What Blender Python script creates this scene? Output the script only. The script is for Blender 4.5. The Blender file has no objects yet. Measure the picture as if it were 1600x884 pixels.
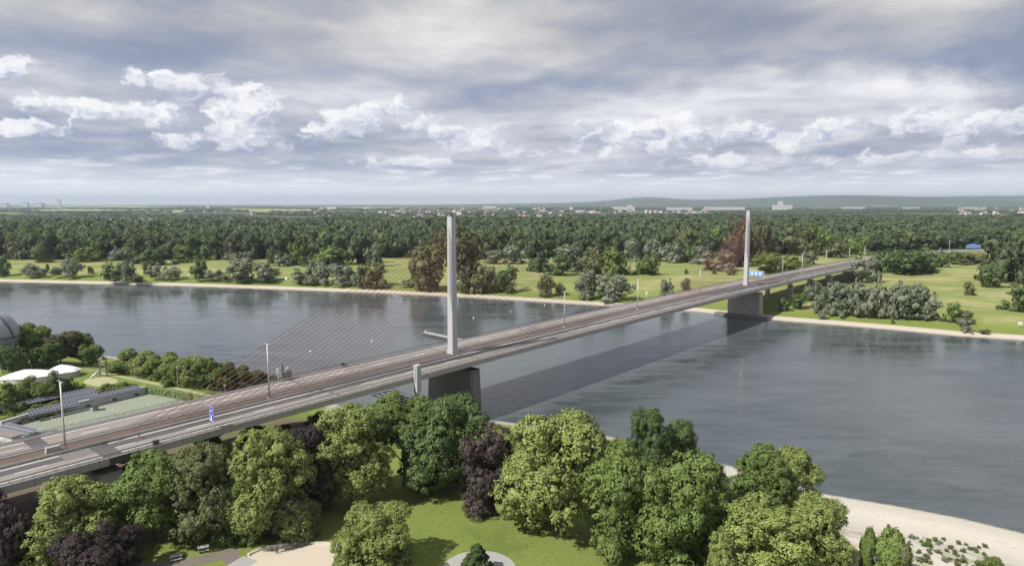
import bpy, bmesh, math, random
import numpy as np
from mathutils import Vector, Matrix
rad = math.radians
random.seed(7)
RNG = np.random.default_rng(11)
scene = bpy.context.scene
COL = scene.collection

# ------------------------------------------------------------------ camera
H = 76.0                      # metres above the river
FPX, HOR = 1067.0, 318.0      # focal length in photo pixels, level line
TH = math.atan((442 - HOR) / FPX)
CT, ST = math.cos(TH), math.sin(TH)
CAM = np.array([0, 0, H])

def ray(px, py):
    u, v = px - 800, 442 - py
    return np.array([u, v * ST + FPX * CT, v * CT - FPX * ST])

def at(px, py, z=0.0):
    d = ray(px, py)
    return CAM + d * ((z - H) / d[2])

def depth(P):
    return P[1] * CT - (P[2] - H) * ST

def top_z(P, py, px=None):
    d = ray(800, py)
    return H + d[2] * P[1] / d[1]

cd = bpy.data.cameras.new('camera')
cam = bpy.data.objects.new('camera', cd)
COL.objects.link(cam)
cam.location = CAM
cam.rotation_euler = (rad(90) - TH, 0, 0)
cd.sensor_width = 36
cd.lens = 36 * FPX / 1600
cd.clip_end = 90000
cd.clip_start = 0.5
scene.camera = cam

# ------------------------------------------------------------------ node helpers
class S:
    """a node socket with arithmetic"""
    def __init__(self, nt, sock): self.nt, self.s = nt, sock
    def _m(self, op, *a, clamp=False):
        n = self.nt.nodes.new('ShaderNodeMath'); n.operation = op; n.use_clamp = clamp
        for i, v in enumerate((self,) + a):
            if isinstance(v, S): self.nt.links.new(v.s, n.inputs[i])
            else: n.inputs[i].default_value = v
        return S(self.nt, n.outputs[0])
    def __add__(self, o): return self._m('ADD', o)
    def __sub__(self, o): return self._m('SUBTRACT', o)
    def __mul__(self, o): return self._m('MULTIPLY', o)
    def __truediv__(self, o): return self._m('DIVIDE', o)
    def max(self, o): return self._m('MAXIMUM', o)
    def min(self, o): return self._m('MINIMUM', o)
    def clamp(self): return self._m('ADD', 0.0, clamp=True)
    def step(self, a, b):
        n = self.nt.nodes.new('ShaderNodeMapRange'); n.interpolation_type = 'SMOOTHSTEP'
        self.nt.links.new(self.s, n.inputs[0])
        n.inputs[1].default_value = a; n.inputs[2].default_value = b
        return S(self.nt, n.outputs[0])

class T:
    def __init__(self, nt): self.nt = nt
    def val(self, node, out=0): return S(self.nt, node.outputs[out])
    def geo(self):
        n = self.nt.nodes.new('ShaderNodeNewGeometry'); return S(self.nt, n.outputs['Position'])
    def coord(self, w='Object'):
        n = self.nt.nodes.new('ShaderNodeTexCoord'); return S(self.nt, n.outputs[w])
    def attr(self, name, out='Fac'):
        n = self.nt.nodes.new('ShaderNodeAttribute'); n.attribute_name = name
        return S(self.nt, n.outputs[out])
    def objrnd(self):
        n = self.nt.nodes.new('ShaderNodeObjectInfo'); return S(self.nt, n.outputs['Random'])
    def sep(self, v):
        n = self.nt.nodes.new('ShaderNodeSeparateXYZ'); self.nt.links.new(v.s, n.inputs[0])
        return [S(self.nt, o) for o in n.outputs]
    def comb(self, x, y, z=0.0):
        n = self.nt.nodes.new('ShaderNodeCombineXYZ')
        for i, v in enumerate((x, y, z)):
            if isinstance(v, S): self.nt.links.new(v.s, n.inputs[i])
            else: n.inputs[i].default_value = v
        return S(self.nt, n.outputs[0])
    def scale(self, v, sc):
        n = self.nt.nodes.new('ShaderNodeVectorMath'); n.operation = 'MULTIPLY'
        self.nt.links.new(v.s, n.inputs[0]); n.inputs[1].default_value = sc
        return S(self.nt, n.outputs[0])
    def shift(self, v, off):
        n = self.nt.nodes.new('ShaderNodeVectorMath'); n.operation = 'ADD'
        self.nt.links.new(v.s, n.inputs[0])
        if isinstance(off, S): self.nt.links.new(off.s, n.inputs[1])
        else: n.inputs[1].default_value = off
        return S(self.nt, n.outputs[0])
    def noise(self, v, scale=1, detail=4, rough=.5, dist=0.0, color=False):
        n = self.nt.nodes.new('ShaderNodeTexNoise')
        self.nt.links.new(v.s, n.inputs['Vector'])
        n.inputs['Scale'].default_value = scale; n.inputs['Detail'].default_value = detail
        n.inputs['Roughness'].default_value = rough; n.inputs['Distortion'].default_value = dist
        return S(self.nt, n.outputs['Color' if color else 'Fac'])
    def voro(self, v, scale=1, out='Color', rnd=1.0):
        n = self.nt.nodes.new('ShaderNodeTexVoronoi')
        self.nt.links.new(v.s, n.inputs['Vector'])
        n.inputs['Scale'].default_value = scale; n.inputs['Randomness'].default_value = rnd
        return S(self.nt, n.outputs[out])
    def mix(self, f, a, b, mode='MIX'):
        n = self.nt.nodes.new('ShaderNodeMix'); n.data_type = 'RGBA'; n.blend_type = mode
        for i, v in ((0, f), (6, a), (7, b)):
            if isinstance(v, S): self.nt.links.new(v.s, n.inputs[i])
            elif i == 0: n.inputs[0].default_value = v
            else: n.inputs[i].default_value = (*v, 1)
        return S(self.nt, n.outputs[2])
    def ramp(self, f, stops):
        n = self.nt.nodes.new('ShaderNodeValToRGB'); self.nt.links.new(f.s, n.inputs[0])
        e = n.color_ramp.elements
        while len(e) < len(stops): e.new(.5)
        for k, (p, c) in zip(e, stops): k.position = p; k.color = (*c, 1)
        return S(self.nt, n.outputs[0])
    def bump(self, h, strength=.3, distance=.1):
        n = self.nt.nodes.new('ShaderNodeBump')
        self.nt.links.new(h.s, n.inputs['Height'])
        if isinstance(strength, S): self.nt.links.new(strength.s, n.inputs['Strength'])
        else: n.inputs['Strength'].default_value = strength
        n.inputs['Distance'].default_value = distance
        return S(self.nt, n.outputs[0])

MATS = {}
def newmat(name):
    m = bpy.data.materials.new(name); m.use_nodes = True
    nt = m.node_tree; b = nt.nodes['Principled BSDF']
    MATS[name] = m
    return m, nt, b, T(nt)

def plain(name, c, rough=.8, var=.25, scale=1.0, metal=0.0, stretch=(1, 1, 1), bump=0.0):
    """weathered solid: colour broken up by two noises"""
    m, nt, b, t = newmat(name)
    p = t.scale(t.geo(), stretch)
    n1 = t.noise(p, scale, 6, .6); n2 = t.noise(p, scale * .13, 3, .5)
    f = (n1 * .6 + n2 * .6 - .1).clamp()
    lo = tuple(x * (1 - var) for x in c); hi = tuple(min(1, x * (1 + var)) for x in c)
    col = t.mix(f, lo, hi)
    nt.links.new(col.s, b.inputs['Base Color'])
    b.inputs['Roughness'].default_value = rough; b.inputs['Metallic'].default_value = metal
    if bump: nt.links.new(t.bump(n1, bump, .05).s, b.inputs['Normal'])
    return m

def worn(name, c):
    m, nt, b, t = newmat(name)
    o = t.coord('Object')
    n1 = t.noise(t.scale(o, (.012, .95, 1)), 1, 5, .6); n2 = t.noise(t.scale(o, (.06, .22, 1)), 1, 5, .65, .3)
    n3 = t.noise(t.scale(o, (.9, .9, 1)), 1, 3, .6)
    pch = t.sep(t.voro(t.scale(o, (.045, .17, 1)), 1, 'Color', .7))[0]
    f = (n1 * .75 + n2 * .45 + n3 * .15 - .18).clamp()
    col = t.mix(f, tuple(x * .62 for x in c), tuple(x * 1.32 for x in c))
    col = t.mix(pch.step(.84, .86) * .45, col, tuple(x * .55 for x in c))
    nt.links.new(col.s, b.inputs['Base Color']); b.inputs['Roughness'].default_value = .9
    return m

def foliage(name, lo, mid, hi, trans=.3, nscale=.35, puff=.56):
    """leaf material; 'nrm' is the outward direction of the leaf clump, so clumps shade as soft volumes"""
    m, nt, b, t = newmat(name)
    r = t.attr('rnd'); p = t.geo()
    n = t.noise(p, nscale, 3, .6)
    o = t.objrnd()
    f = (r * .42 + n * .70 + o * .26 - .20).clamp()
    col = t.ramp(f, [(0.05, lo), (.5, mid), (.95, hi)])
    nt.nodes.remove(b)
    out = nt.nodes['Material Output']
    vt = nt.nodes.new('ShaderNodeVectorTransform'); vt.vector_type = 'NORMAL'; vt.convert_from = 'OBJECT'; vt.convert_to = 'WORLD'
    nt.links.new(t.attr('nrm', 'Vector').s, vt.inputs[0])
    gn = nt.nodes.new('ShaderNodeNewGeometry')
    mxn = nt.nodes.new('ShaderNodeMix'); mxn.data_type = 'VECTOR'; mxn.inputs[0].default_value = puff
    nt.links.new(gn.outputs['Normal'], mxn.inputs[4]); nt.links.new(vt.outputs[0], mxn.inputs[5])
    nz = nt.nodes.new('ShaderNodeVectorMath'); nz.operation = 'NORMALIZE'; nt.links.new(mxn.outputs[1], nz.inputs[0])
    d = nt.nodes.new('ShaderNodeBsdfDiffuse'); tr = nt.nodes.new('ShaderNodeBsdfTranslucent')
    g = nt.nodes.new('ShaderNodeBsdfGlossy'); g.inputs['Roughness'].default_value = .6
    g.inputs['Color'].default_value = (.6, .6, .6, 1)
    for k_ in (d, tr): nt.links.new(nz.outputs[0], k_.inputs['Normal'])
    mx = nt.nodes.new('ShaderNodeMixShader'); mx.inputs[0].default_value = trans
    m2 = nt.nodes.new('ShaderNodeMixShader'); m2.inputs[0].default_value = .04
    nt.links.new(col.s, d.inputs[0]); nt.links.new(col.s, tr.inputs[0])
    nt.links.new(d.outputs[0], mx.inputs[1]); nt.links.new(tr.outputs[0], mx.inputs[2])
    nt.links.new(mx.outputs[0], m2.inputs[1]); nt.links.new(g.outputs[0], m2.inputs[2])
    nt.links.new(m2.outputs[0], out.inputs[0])
    return m

foliage('leaf_mid', (.070, .108, .026), (.150, .215, .052), (.260, .335, .095), .24)
foliage('leaf_light', (.110, .142, .034), (.222, .275, .074), (.345, .395, .135), .24)
foliage('leaf_pale', (.130, .165, .042), (.262, .325, .090), (.385, .450, .165), .24)
foliage('leaf_dark', (.046, .078, .026), (.100, .158, .048), (.185, .245, .085), .24)
foliage('leaf_olive', (.080, .094, .034), (.145, .162, .062), (.225, .240, .105), .24)
foliage('leaf_purple', (.028, .020, .020), (.060, .043, .041), (.108, .080, .072), .2)
foliage('leaf_willow', (.125, .155, .098), (.215, .250, .165), (.320, .355, .250))
foliage('leaf_rust', (.075, .062, .034), (.125, .102, .060), (.175, .145, .090))
foliage('leaf_brown', (.070, .070, .030), (.124, .122, .054), (.180, .172, .082))
foliage('leaf_tan', (.135, .122, .084), (.215, .196, .140), (.285, .262, .190))
foliage('leaf_lime', (.105, .145, .030), (.180, .230, .052), (.260, .310, .090))
foliage('leaf_forest', (.050, .076, .034), (.076, .110, .047), (.108, .146, .062), .25, .022, .9)
foliage('leaf_conifer', (.035, .066, .020), (.068, .115, .034), (.115, .165, .055))
plain('bark', (.10, .080, .060), .9, .4, 2, stretch=(1, 1, .2))

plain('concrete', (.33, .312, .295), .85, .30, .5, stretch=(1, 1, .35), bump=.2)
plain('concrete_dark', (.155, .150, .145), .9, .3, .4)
plain('pylon_steel', (.40, .40, .415), .55, .14, .5, stretch=(1, 1, .08))
plain('steel_grey', (.33, .34, .36), .5, .15, 1, .3)
plain('steel_dark', (.06, .06, .065), .6, .3, 1)
plain('galvanised', (.48, .49, .48), .5, .2, 1.2, .25)
plain('cable_red', (.215, .078, .058), .6, .25, 1)
plain('rust_brown', (.105, .076, .064), .9, .45, .8)
worn('asphalt_pale', (.235, .208, .192))
worn('asphalt_mid', (.165, .150, .142))
worn('asphalt_dark', (.085, .080, .082))
plain('paint_white', (.68, .68, .66), .7, .18, .8)
plain('white_membrane', (.74, .75, .77), .5, .08, .3)
plain('sign_blue', (.028, .060, .360), .4, .10, 1)
plain('sky_blue_panel', (.16, .30, .62), .5, .15, .5)
plain('white_plain', (.78, .78, .76), .6, .08, 1)
plain('hall_pale', (.50, .50, .50), .8, .15, .05)
plain('sphere_grey', (.30, .30, .335), .45, .12, .25, .15)
plain('roof_green', (.225, .255, .195), .9, .25, .12)
plain('parapet_grey', (.40, .41, .425), .85, .12, .2)
plain('wood_grey', (.21, .185, .165), .9, .3, .8)
plain('table_grey', (.40, .395, .39), .8, .15, 2)
plain('roof_red', (.225, .135, .110), .85, .3, .3)
plain('roof_slate', (.12, .12, .13), .8, .3, .3)
plain('wall_pale', (.56, .55, .52), .9, .15, .1)
plain('sand_pale', (.50, .43, .345), .95, .08, .5)
plain('paving_grey', (.32, .315, .30), .9, .15, .8)
plain('path_brown', (.155, .135, .120), .95, .3, .4)
plain('kerb_white', (.58, .54, .46), .85, .15, .8)
plain('dry_path', (.34, .34, .18), .95, .25, .25)
plain('skin', (.45, .30, .22), .6, .1, 3)
plain('cloth_dark', (.03, .03, .04), .9, .2, 3)
plain('glass_dark', (.03, .035, .045), .15, .2, 1)

# solar module: dark blue cells in a light grid
m, nt, b, t = newmat('solar_panel')
uv = t.coord('UV')
bk = nt.nodes.new('ShaderNodeTexBrick'); nt.links.new(uv.s, bk.inputs['Vector'])
bk.offset = 0; bk.inputs['Scale'].default_value = 1
bk.inputs['Brick Width'].default_value = 1; bk.inputs['Row Height'].default_value = 1
bk.inputs['Mortar Size'].default_value = .07
bk.inputs['Color1'].default_value = (.060, .065, .092, 1); bk.inputs['Color2'].default_value = (.075, .080, .108, 1)
bk.inputs['Mortar'].default_value = (.30, .31, .34, 1)
nt.links.new(bk.outputs[0], b.inputs['Base Color']); b.inputs['Roughness'].default_value = .3

# ------------------------------------------------------------------ mesh helpers
class MB:
    def __init__(self): self.v, self.f, self.m = [], [], []
    def add(self, vs, fs, mi=0):
        o = len(self.v); self.v += [tuple(map(float, p)) for p in vs]
        self.f += [tuple(i + o for i in f) for f in fs]; self.m += [mi] * len(fs)
    def box(self, c, s, rz=0.0, mi=0, taper=1.0):
        cx, cy, cz = c; a, b_ = math.cos(rz), math.sin(rz); vs = []
        for z, k in ((-1, 1), (1, taper)):
            for x, y in ((-1, -1), (1, -1), (1, 1), (-1, 1)):
                X, Y = x * s[0] / 2 * k, y * s[1] / 2 * k
                vs.append((cx + X * a - Y * b_, cy + X * b_ + Y * a, cz + z * s[2] / 2))
        self.add(vs, [(3, 2, 1, 0), (4, 5, 6, 7), (0, 1, 5, 4), (1, 2, 6, 5), (2, 3, 7, 6), (3, 0, 4, 7)], mi)
        return self
    def tube(self, p, q, r0, r1=None, n=8, mi=0, caps=True):
        r1 = r0 if r1 is None else r1
        p, q = Vector(p), Vector(q); d = (q - p).normalized()
        a = d.orthogonal().normalized(); b_ = d.cross(a); vs = []
        for c, r in ((p, r0), (q, r1)):
            for k in range(n):
                t_ = 2 * math.pi * k / n
                vs.append(c + a * r * math.cos(t_) + b_ * r * math.sin(t_))
        fs = [(k, (k + 1) % n, n + (k + 1) % n, n + k) for k in range(n)]
        if caps: fs += [tuple(range(n))[::-1], tuple(range(n, 2 * n))]
        self.add(vs, fs, mi); return self
    def path(self, pts, r, n=6, mi=0):
        for a, b_ in zip(pts, pts[1:]): self.tube(a, b_, r, r, n, mi)
        return self
    def lathe(self, c, prof, n=24, mi=0):
        vs = [(c[0] + r * math.cos(2 * math.pi * k / n), c[1] + r * math.sin(2 * math.pi * k / n), c[2] + z)
              for r, z in prof for k in range(n)]
        fs = [(i * n + k, i * n + (k + 1) % n, (i + 1) * n + (k + 1) % n, (i + 1) * n + k)
              for i in range(len(prof) - 1) for k in range(n)]
        fs += [tuple(range(n))[::-1], tuple((len(prof) - 1) * n + k for k in range(n))]
        self.add(vs, fs, mi); return self
    def poly(self, pts, z0, z1, mi=0):
        n = len(pts)
        vs = [(p[0], p[1], z0) for p in pts] + [(p[0], p[1], z1) for p in pts]
        fs = [tuple(range(n))[::-1], tuple(range(n, 2 * n))] + [(k, (k + 1) % n, n + (k + 1) % n, n + k) for k in range(n)]
        self.add(vs, fs, mi); return self
    def mesh(self, name, mats, smooth=False):
        me = bpy.data.meshes.new(name); me.from_pydata(self.v, [], self.f)
        for k in ([mats] if isinstance(mats, str) else mats): me.materials.append(MATS[k])
        me.polygons.foreach_set('material_index', self.m)
        me.polygons.foreach_set('use_smooth', [smooth] * len(self.f))
        bm = bmesh.new(); bm.from_mesh(me); bmesh.ops.recalc_face_normals(bm, faces=bm.faces); bm.to_mesh(me); bm.free()
        return me
    def build(self, name, mats, parent=None, smooth=False):
        return link(name, self.mesh(name, mats, smooth), parent)

def link(name, data, parent=None):
    o = bpy.data.objects.new(name, data); COL.objects.link(o)
    if parent: o.parent = parent
    return o

def tag(o, label=None, cat=None, group=None, kind=None):
    if label: o['label'] = label
    if cat: o['category'] = cat
    if group: o['group'] = group
    if kind: o['kind'] = kind
    return o

def thing(name, label, cat, loc=(0, 0, 0), rz=0.0, group=None):
    o = link(name, None); o.location = loc; o.rotation_euler.z = rz
    o.empty_display_size = .5
    return tag(o, label, cat, group)

def quads_mesh(name, V, rnd, mat, nrm=None):
    """V: (n,4,3) numpy quads"""
    n = len(V); me = bpy.data.meshes.new(name)
    me.vertices.add(4 * n); me.loops.add(4 * n); me.polygons.add(n)
    me.vertices.foreach_set('co', V.reshape(-1).astype(np.float32))
    me.loops.foreach_set('vertex_index', np.arange(4 * n, dtype=np.int32))
    me.polygons.foreach_set('loop_start', np.arange(0, 4 * n, 4, dtype=np.int32))
    a = me.attributes.new('rnd', 'FLOAT', 'FACE'); a.data.foreach_set('value', rnd.astype(np.float32))
    if nrm is None: nrm = np.tile([0, -.3, 1.0], (n, 1))
    a = me.attributes.new('nrm', 'FLOAT_VECTOR', 'FACE'); a.data.foreach_set('vector', nrm.reshape(-1).astype(np.float32))
    me.materials.append(MATS[mat])
    me.update(calc_edges=True); me.validate()
    return me

def unit(a): return a / (np.linalg.norm(a, axis=-1, keepdims=True) + 1e-9)

def leaf_quads(C, N, size, rng, up=.35, jit=.75):
    """rhombic leaf clumps at C facing about N"""
    n = len(C)
    nn = unit(N + rng.normal(0, jit, (n, 3)) * .6 + np.array([0, 0, up]))
    t1 = unit(np.cross(nn, rng.normal(0, 1, (n, 3)))); t2 = np.cross(nn, t1)
    s = size * rng.uniform(.6, 1.35, (n, 1))
    V = np.stack([C - t1 * s, C - t2 * s * .62 - nn * s * .25, C + t1 * s, C + t2 * s * .62 - nn * s * .25], 1)
    return V

ICO = None
def small_ico():
    bm = bmesh.new(); bmesh.ops.create_icosphere(bm, subdivisions=2, radius=1)
    vs = np.array([v.co[:] for v in bm.verts]); fs = np.array([[v.index for v in f.verts] for f in bm.faces]); bm.free(); return vs, fs
def ico():
    global ICO
    if ICO is None:
        bm = bmesh.new(); bmesh.ops.create_icosphere(bm, subdivisions=2, radius=1)
        vs = np.array([v.co[:] for v in bm.verts]); fs = np.array([[v.index for v in f.verts] for f in bm.faces]); bm.free()
        ICO = (vs, fs)
    return ICO

def crown_quads(seed, ratio=1.0, nl=18, nclump=420, nleaf=24, leaf=.055, clump=.15, prof='round', low=.0, core=.8, lobe=(.28, .42)):
    """crown of radius 1 and height 2*ratio standing on z=0; lobes, then leaf clumps on the lobes, then leaves"""
    rng = np.random.default_rng(seed)
    L, R = [], []
    for i in range(nl):
        u = unit(rng.normal(0, 1, 3)); u[2] = u[2] * .95 + .05
        r = lobe[0] * .75 + (lobe[1] - lobe[0] * .75) * rng.random() ** .8
        k = (1 - r) * rng.uniform(.72, 1.08)
        p = u * k
        if prof == 'cone':
            zz = rng.uniform(-.9, .85); a = rng.uniform(0, 6.283); w = (1 - (zz + .95) / 1.95) * .68
            p = np.array([math.cos(a) * w, math.sin(a) * w, zz]); r = .2 + .22 * (1 - (zz + 1) / 2)
        if prof == 'column':
            zz = -.92 + 1.8 * i / nl; a = rng.uniform(0, 6.283); w = .38 * (1 - max(0, zz) ** 3)
            p = np.array([math.cos(a) * w, math.sin(a) * w, zz]); r = .42
        if prof == 'egg':
            zz = rng.uniform(-.88, .97) ; rr_ = r; zc = min(max(zz, -1 + r * .7), 1 - r * .9)
            W = math.sqrt(max(.04, 1 - ((zc + .22) / (1.24 if zc > -.22 else 1.25)) ** 2))
            ro = max(0, W - r * .8) * rng.random() ** .33; a = rng.uniform(0, 6.283)
            p = np.array([math.cos(a) * ro, math.sin(a) * ro, zc])
        if prof in ('dome', 'bush'):
            ro = math.sqrt(rng.random()) * (.74 if prof == 'dome' else .80); a = rng.uniform(0, 6.283)
            top = -1 + 2 * math.sqrt(max(.05, 1 - (ro / 1.02) ** 2)); zl = -1 + r * .45; zh = max(zl + .02, top - r * .85)
            p = np.array([math.cos(a) * ro, math.sin(a) * ro, zl + (zh - zl) * (rng.random() ** .6 if i % 3 else .0)])
        L.append(p); R.append(r)
    L.append(np.array([0, 0, 0. if prof not in ('dome', 'bush') else -.35])); R.append(.5 if prof not in ('cone', 'column') else .3)
    L, R = np.array(L), np.array(R)
    asp = ratio
    C, N = [], []
    tries = 0; wgt = R ** 2 / (R ** 2).sum(); pick = rng.choice(len(L), nclump * 25 + 1, p=wgt)
    while len(C) < nclump and tries < nclump * 25:
        tries += 1
        i = pick[tries]; u = unit(rng.normal(0, 1, 3)); u[2] = u[2] * .9 + .12; u = unit(u)
        p = L[i] + u * R[i] * rng.uniform(.82, 1.05)
        dd = np.linalg.norm(L - p, axis=1); dd[i] = 9
        if (dd < R * .84).any(): continue
        if p[2] < -1: continue
        C.append(p); N.append(u)
    C, N = np.array(C), np.array(N)
    n = len(C)
    cr = clump * rng.uniform(.6, 1.35, (n, 1, 1))
    D = unit(rng.normal(0, 1, (n, nleaf, 3)) + N[:, None] * .55 + np.array([0, 0, .35]))
    P = C[:, None] + D * cr * rng.uniform(.5, 1.1, (n, nleaf, 1))
    lr_ = rng.uniform(0, 1, len(L)); near_l = np.argmin(np.linalg.norm(C[:, None] - L[None], axis=2) - R[None], axis=1)
    crnd = lr_[near_l][:, None] * .20 + rng.uniform(0, 1, (n, 1)) * .42 + rng.uniform(0, 1, (n, nleaf)) * .38
    V = leaf_quads(P.reshape(-1, 3), (D * .7 + N[:, None] * .5).reshape(-1, 3), leaf, rng)
    rnd = crnd.reshape(-1); NR = unit(D * .80 + N[:, None] * .55).reshape(-1, 3)
    if core:
        vs, fs = ico()
        for p, r in zip(L, R):
            k = vs * (1 + rng.normal(0, .07, (len(vs), 1))) * r * core + p
            T3 = k[fs]; V = np.concatenate([V, np.stack([T3[:, 0], T3[:, 1], T3[:, 2], (T3[:, 2] + T3[:, 0]) / 2], 1)])
            rnd = np.concatenate([rnd, rng.uniform(.1, .6, len(fs))]); NR = np.concatenate([NR, unit(vs[fs].mean(1))])
    V = V.copy(); V[..., :2] /= np.percentile(np.hypot(V[..., 0], V[..., 1]), 98.5)
    V[..., 2] = (V[..., 2] + 1) * asp; V[..., 2] *= 2 * asp / np.percentile(V[..., 2], 99.6)
    V[..., 2] = np.maximum(V[..., 2], low)
    return V, rnd, NR

def trunk_mesh(seed, limbs=5):
    """unit tall trunk (height 1, radius about .03) with limbs"""
    rng = random.Random(seed); mb = MB()
    pts = [(0, 0, 0), (.01, .005, .18), (rng.uniform(-.02, .02), rng.uniform(-.02, .02), .4), (rng.uniform(-.03, .03), rng.uniform(-.03, .03), .72)]
    rs = [.034, .025, .018, .008]
    mb.tube((0, 0, -.03), pts[0], .045, .034, 9)
    for i in range(3): mb.tube(pts[i], pts[i + 1], rs[i], rs[i + 1], 9)
    for k in range(limbs):
        a = k * 2.4 + rng.uniform(-.4, .4); z = rng.uniform(.2, .45)
        e = (math.cos(a) * .2, math.sin(a) * .2, z + rng.uniform(.15, .3))
        mb.tube((0, 0, z), e, .012, .004, 6)
    return mb.mesh('trunk', 'bark', True)

# ------------------------------------------------------------------ terrain
NEAR_PX = [(-700, 545), (-300, 549), (0, 552), (170, 556), (300, 577), (400, 592), (470, 612), (540, 636), (600, 640), (640, 630), (700, 640), (760, 655), (830, 664), (900, 672), (965, 684),
           (1050, 702), (1120, 722), (1190, 742), (1285, 771), (1400, 790), (1500, 809), (1600, 833), (1760, 888), (2100, 1050)]
FAR_PX = [(-900, 410), (-400, 426), (0, 440), (300, 447), (600, 458), (750, 465.5), (900, 475), (1000, 481), (1090, 487), (1190, 498),
          (1220, 501), (1300, 507), (1400, 515.5), (1500, 525), (1600, 531.5), (1800, 551), (2200, 600)]
NEAR = np.array([at(x, y, 0)[:2] for x, y in NEAR_PX])
FARL = np.array([at(x, y, 0)[:2] for x, y in FAR_PX])

def sdist(X, Y, poly, sign):
    """signed distance to a polyline, positive on the land side"""
    best = np.full(X.shape, 1e12); sg = np.ones(X.shape)
    for (ax, ay), (bx, by) in zip(poly[:-1], poly[1:]):
        dx, dy = bx - ax, by - ay; L2 = dx * dx + dy * dy
        t_ = np.clip(((X - ax) * dx + (Y - ay) * dy) / L2, 0, 1)
        d = (X - ax - t_ * dx) ** 2 + (Y - ay - t_ * dy) ** 2
        cr = dx * (Y - ay) - dy * (X - ax)
        k = d < best
        best = np.where(k, d, best); sg = np.where(k, np.where(cr > 0, 1, -1), sg)
    return np.sqrt(best) * sg * sign

def sm(x, a, b):
    t_ = np.clip((x - a) / (b - a), 0, 1); return t_ * t_ * (3 - 2 * t_)

MOUND = at(1500, 428, 6)
def ground_z(X, Y, full=False):
    X = np.asarray(X, float); Y = np.asarray(Y, float)
    dn = sdist(X, Y, NEAR, -1); df = sdist(X, Y, FARL, 1)
    def prof(d, w1, z1, w2, z2):
        return np.where(d < 0, np.maximum(d * .12, -4), sm(d, -w1, w1) * 2 * z1 - z1 + sm(d, w1, w2) * (z2 - z1))
    zn = prof(dn, 14, 2.2, 44, 7.0)
    zf = prof(df, 7, 1.6, 60, 6.0)
    z = np.maximum(zn, zf)
    z = z + 5.5 * np.exp(-((X - MOUND[0]) / 38) ** 2 - ((Y - MOUND[1]) / 40) ** 2) * sm(df, 30, 80)
    z = z + sm(df, 900, 9000) * 8 * np.sin(X / 900) * np.sin(Y / 1300 + 1)
    if full: return z, dn, df
    return z

def gz(x, y): return float(ground_z(np.array([x]), np.array([y]))[0])

def on_ground(px, py):
    P = at(px, py, 6)
    for _ in range(6): P = at(px, py, gz(P[0], P[1]))
    return P

ys = [-150.0]
while ys[-1] < 42000:
    y = ys[-1]; ys.append(y + (6 if y < 90 else 1.6 if y < 320 else max(2.2, (y - 120) * .011)))
ys = np.array(ys); ts = np.linspace(-1.7, 1.7, 421)
YY, TT = np.meshgrid(ys, ts, indexing='ij'); XX = np.maximum(YY, 130) * TT
ZZ, DN, DF = ground_z(XX, YY, True)
me = bpy.data.meshes.new('ground')
nr, nc = XX.shape
me.vertices.add(nr * nc); me.vertices.foreach_set('co', np.stack([XX, YY, ZZ], -1).reshape(-1).astype(np.float32))
ii = np.arange(nr * nc).reshape(nr, nc)
F = np.stack([ii[:-1, :-1], ii[:-1, 1:], ii[1:, 1:], ii[1:, :-1]], -1).reshape(-1)
me.loops.add(len(F)); me.loops.foreach_set('vertex_index', F.astype(np.int32))
me.polygons.add(len(F) // 4); me.polygons.foreach_set('loop_start', np.arange(0, len(F), 4, dtype=np.int32))
me.update(calc_edges=True)
me.polygons.foreach_set('use_smooth', [True] * (len(F) // 4))
def vattr(name, arr):
    a = me.attributes.new(name, 'FLOAT', 'POINT'); a.data.foreach_set('value', arr.reshape(-1).astype(np.float32))
vattr('dn', np.clip(DN, -60, 400)); vattr('df', np.clip(DF, -60, 6000))
# soil under and beside the bridge approach, sandy beach strength
PB1 = at(704.5, 551.5, 20.7); PB2 = at(1167, 444.5, 20.7)
BD = (PB2 - PB1)[:2] / np.linalg.norm((PB2 - PB1)[:2]); BN = np.array([BD[1], -BD[0]])
rel_n = (XX - PB1[0]) * BN[0] + (YY - PB1[1]) * BN[1]; rel_s = (XX - PB1[0]) * BD[0] + (YY - PB1[1]) * BD[1]
vattr('soil', sm(rel_n, -24, -12) * (1 - sm(rel_n, 12, 26)) * (1 - sm(rel_s, -60, -40)))
vattr('beach', np.maximum(sm(XX, 40, 75), (1 - sm(np.abs(rel_n), 16, 34)) * .6) * (DN > -60))
m, nt, b, t = newmat('ground_cover')
p = t.geo(); dn, df, soil, beach = (t.attr(k) for k in ('dn', 'df', 'soil', 'beach'))
nb = t.noise(p, .02, 5, .6); ns = t.noise(p, .25, 5, .65); nf = t.noise(p, 1.3, 3, .7)
lawn = t.mix(ns, (.125, .172, .032), (.205, .255, .060))
lawn = t.mix(nb.step(.35, .7), lawn, (.185, .220, .062))
lawn = t.mix(t.noise(p, .075, 5, .7).step(.50, .68) * .55, lawn, (.095, .135, .028))
lawn = t.mix(nf.step(.35, .75) * .45, lawn, (.075, .115, .022))
sp = t.sep(p)
stripe = t.noise(t.scale(p, (.012, .10, 1)), 1, 3, .5)
meadow = t.mix(stripe, (.165, .200, .055), (.265, .290, .100))
meadow = t.mix(nb.step(.46, .66), meadow, (.345, .325, .150))
meadow = t.mix(t.noise(t.scale(p, (.006, .045, 1)), 1, 4, .6, .3).step(.52, .66) * .7, meadow, (.370, .335, .185))
meadow = t.mix(ns * .4, meadow, (.10, .14, .03))
bank = t.mix(ns, (.125, .170, .032), (.205, .245, .060))
meadow = t.mix((df + ns * 14).step(26, 52), bank, meadow)
cells = t.voro(t.scale(p, (1 / 750, 1 / 1500, 0)), 1, 'Color', .9)
cv = t.sep(cells)
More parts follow.
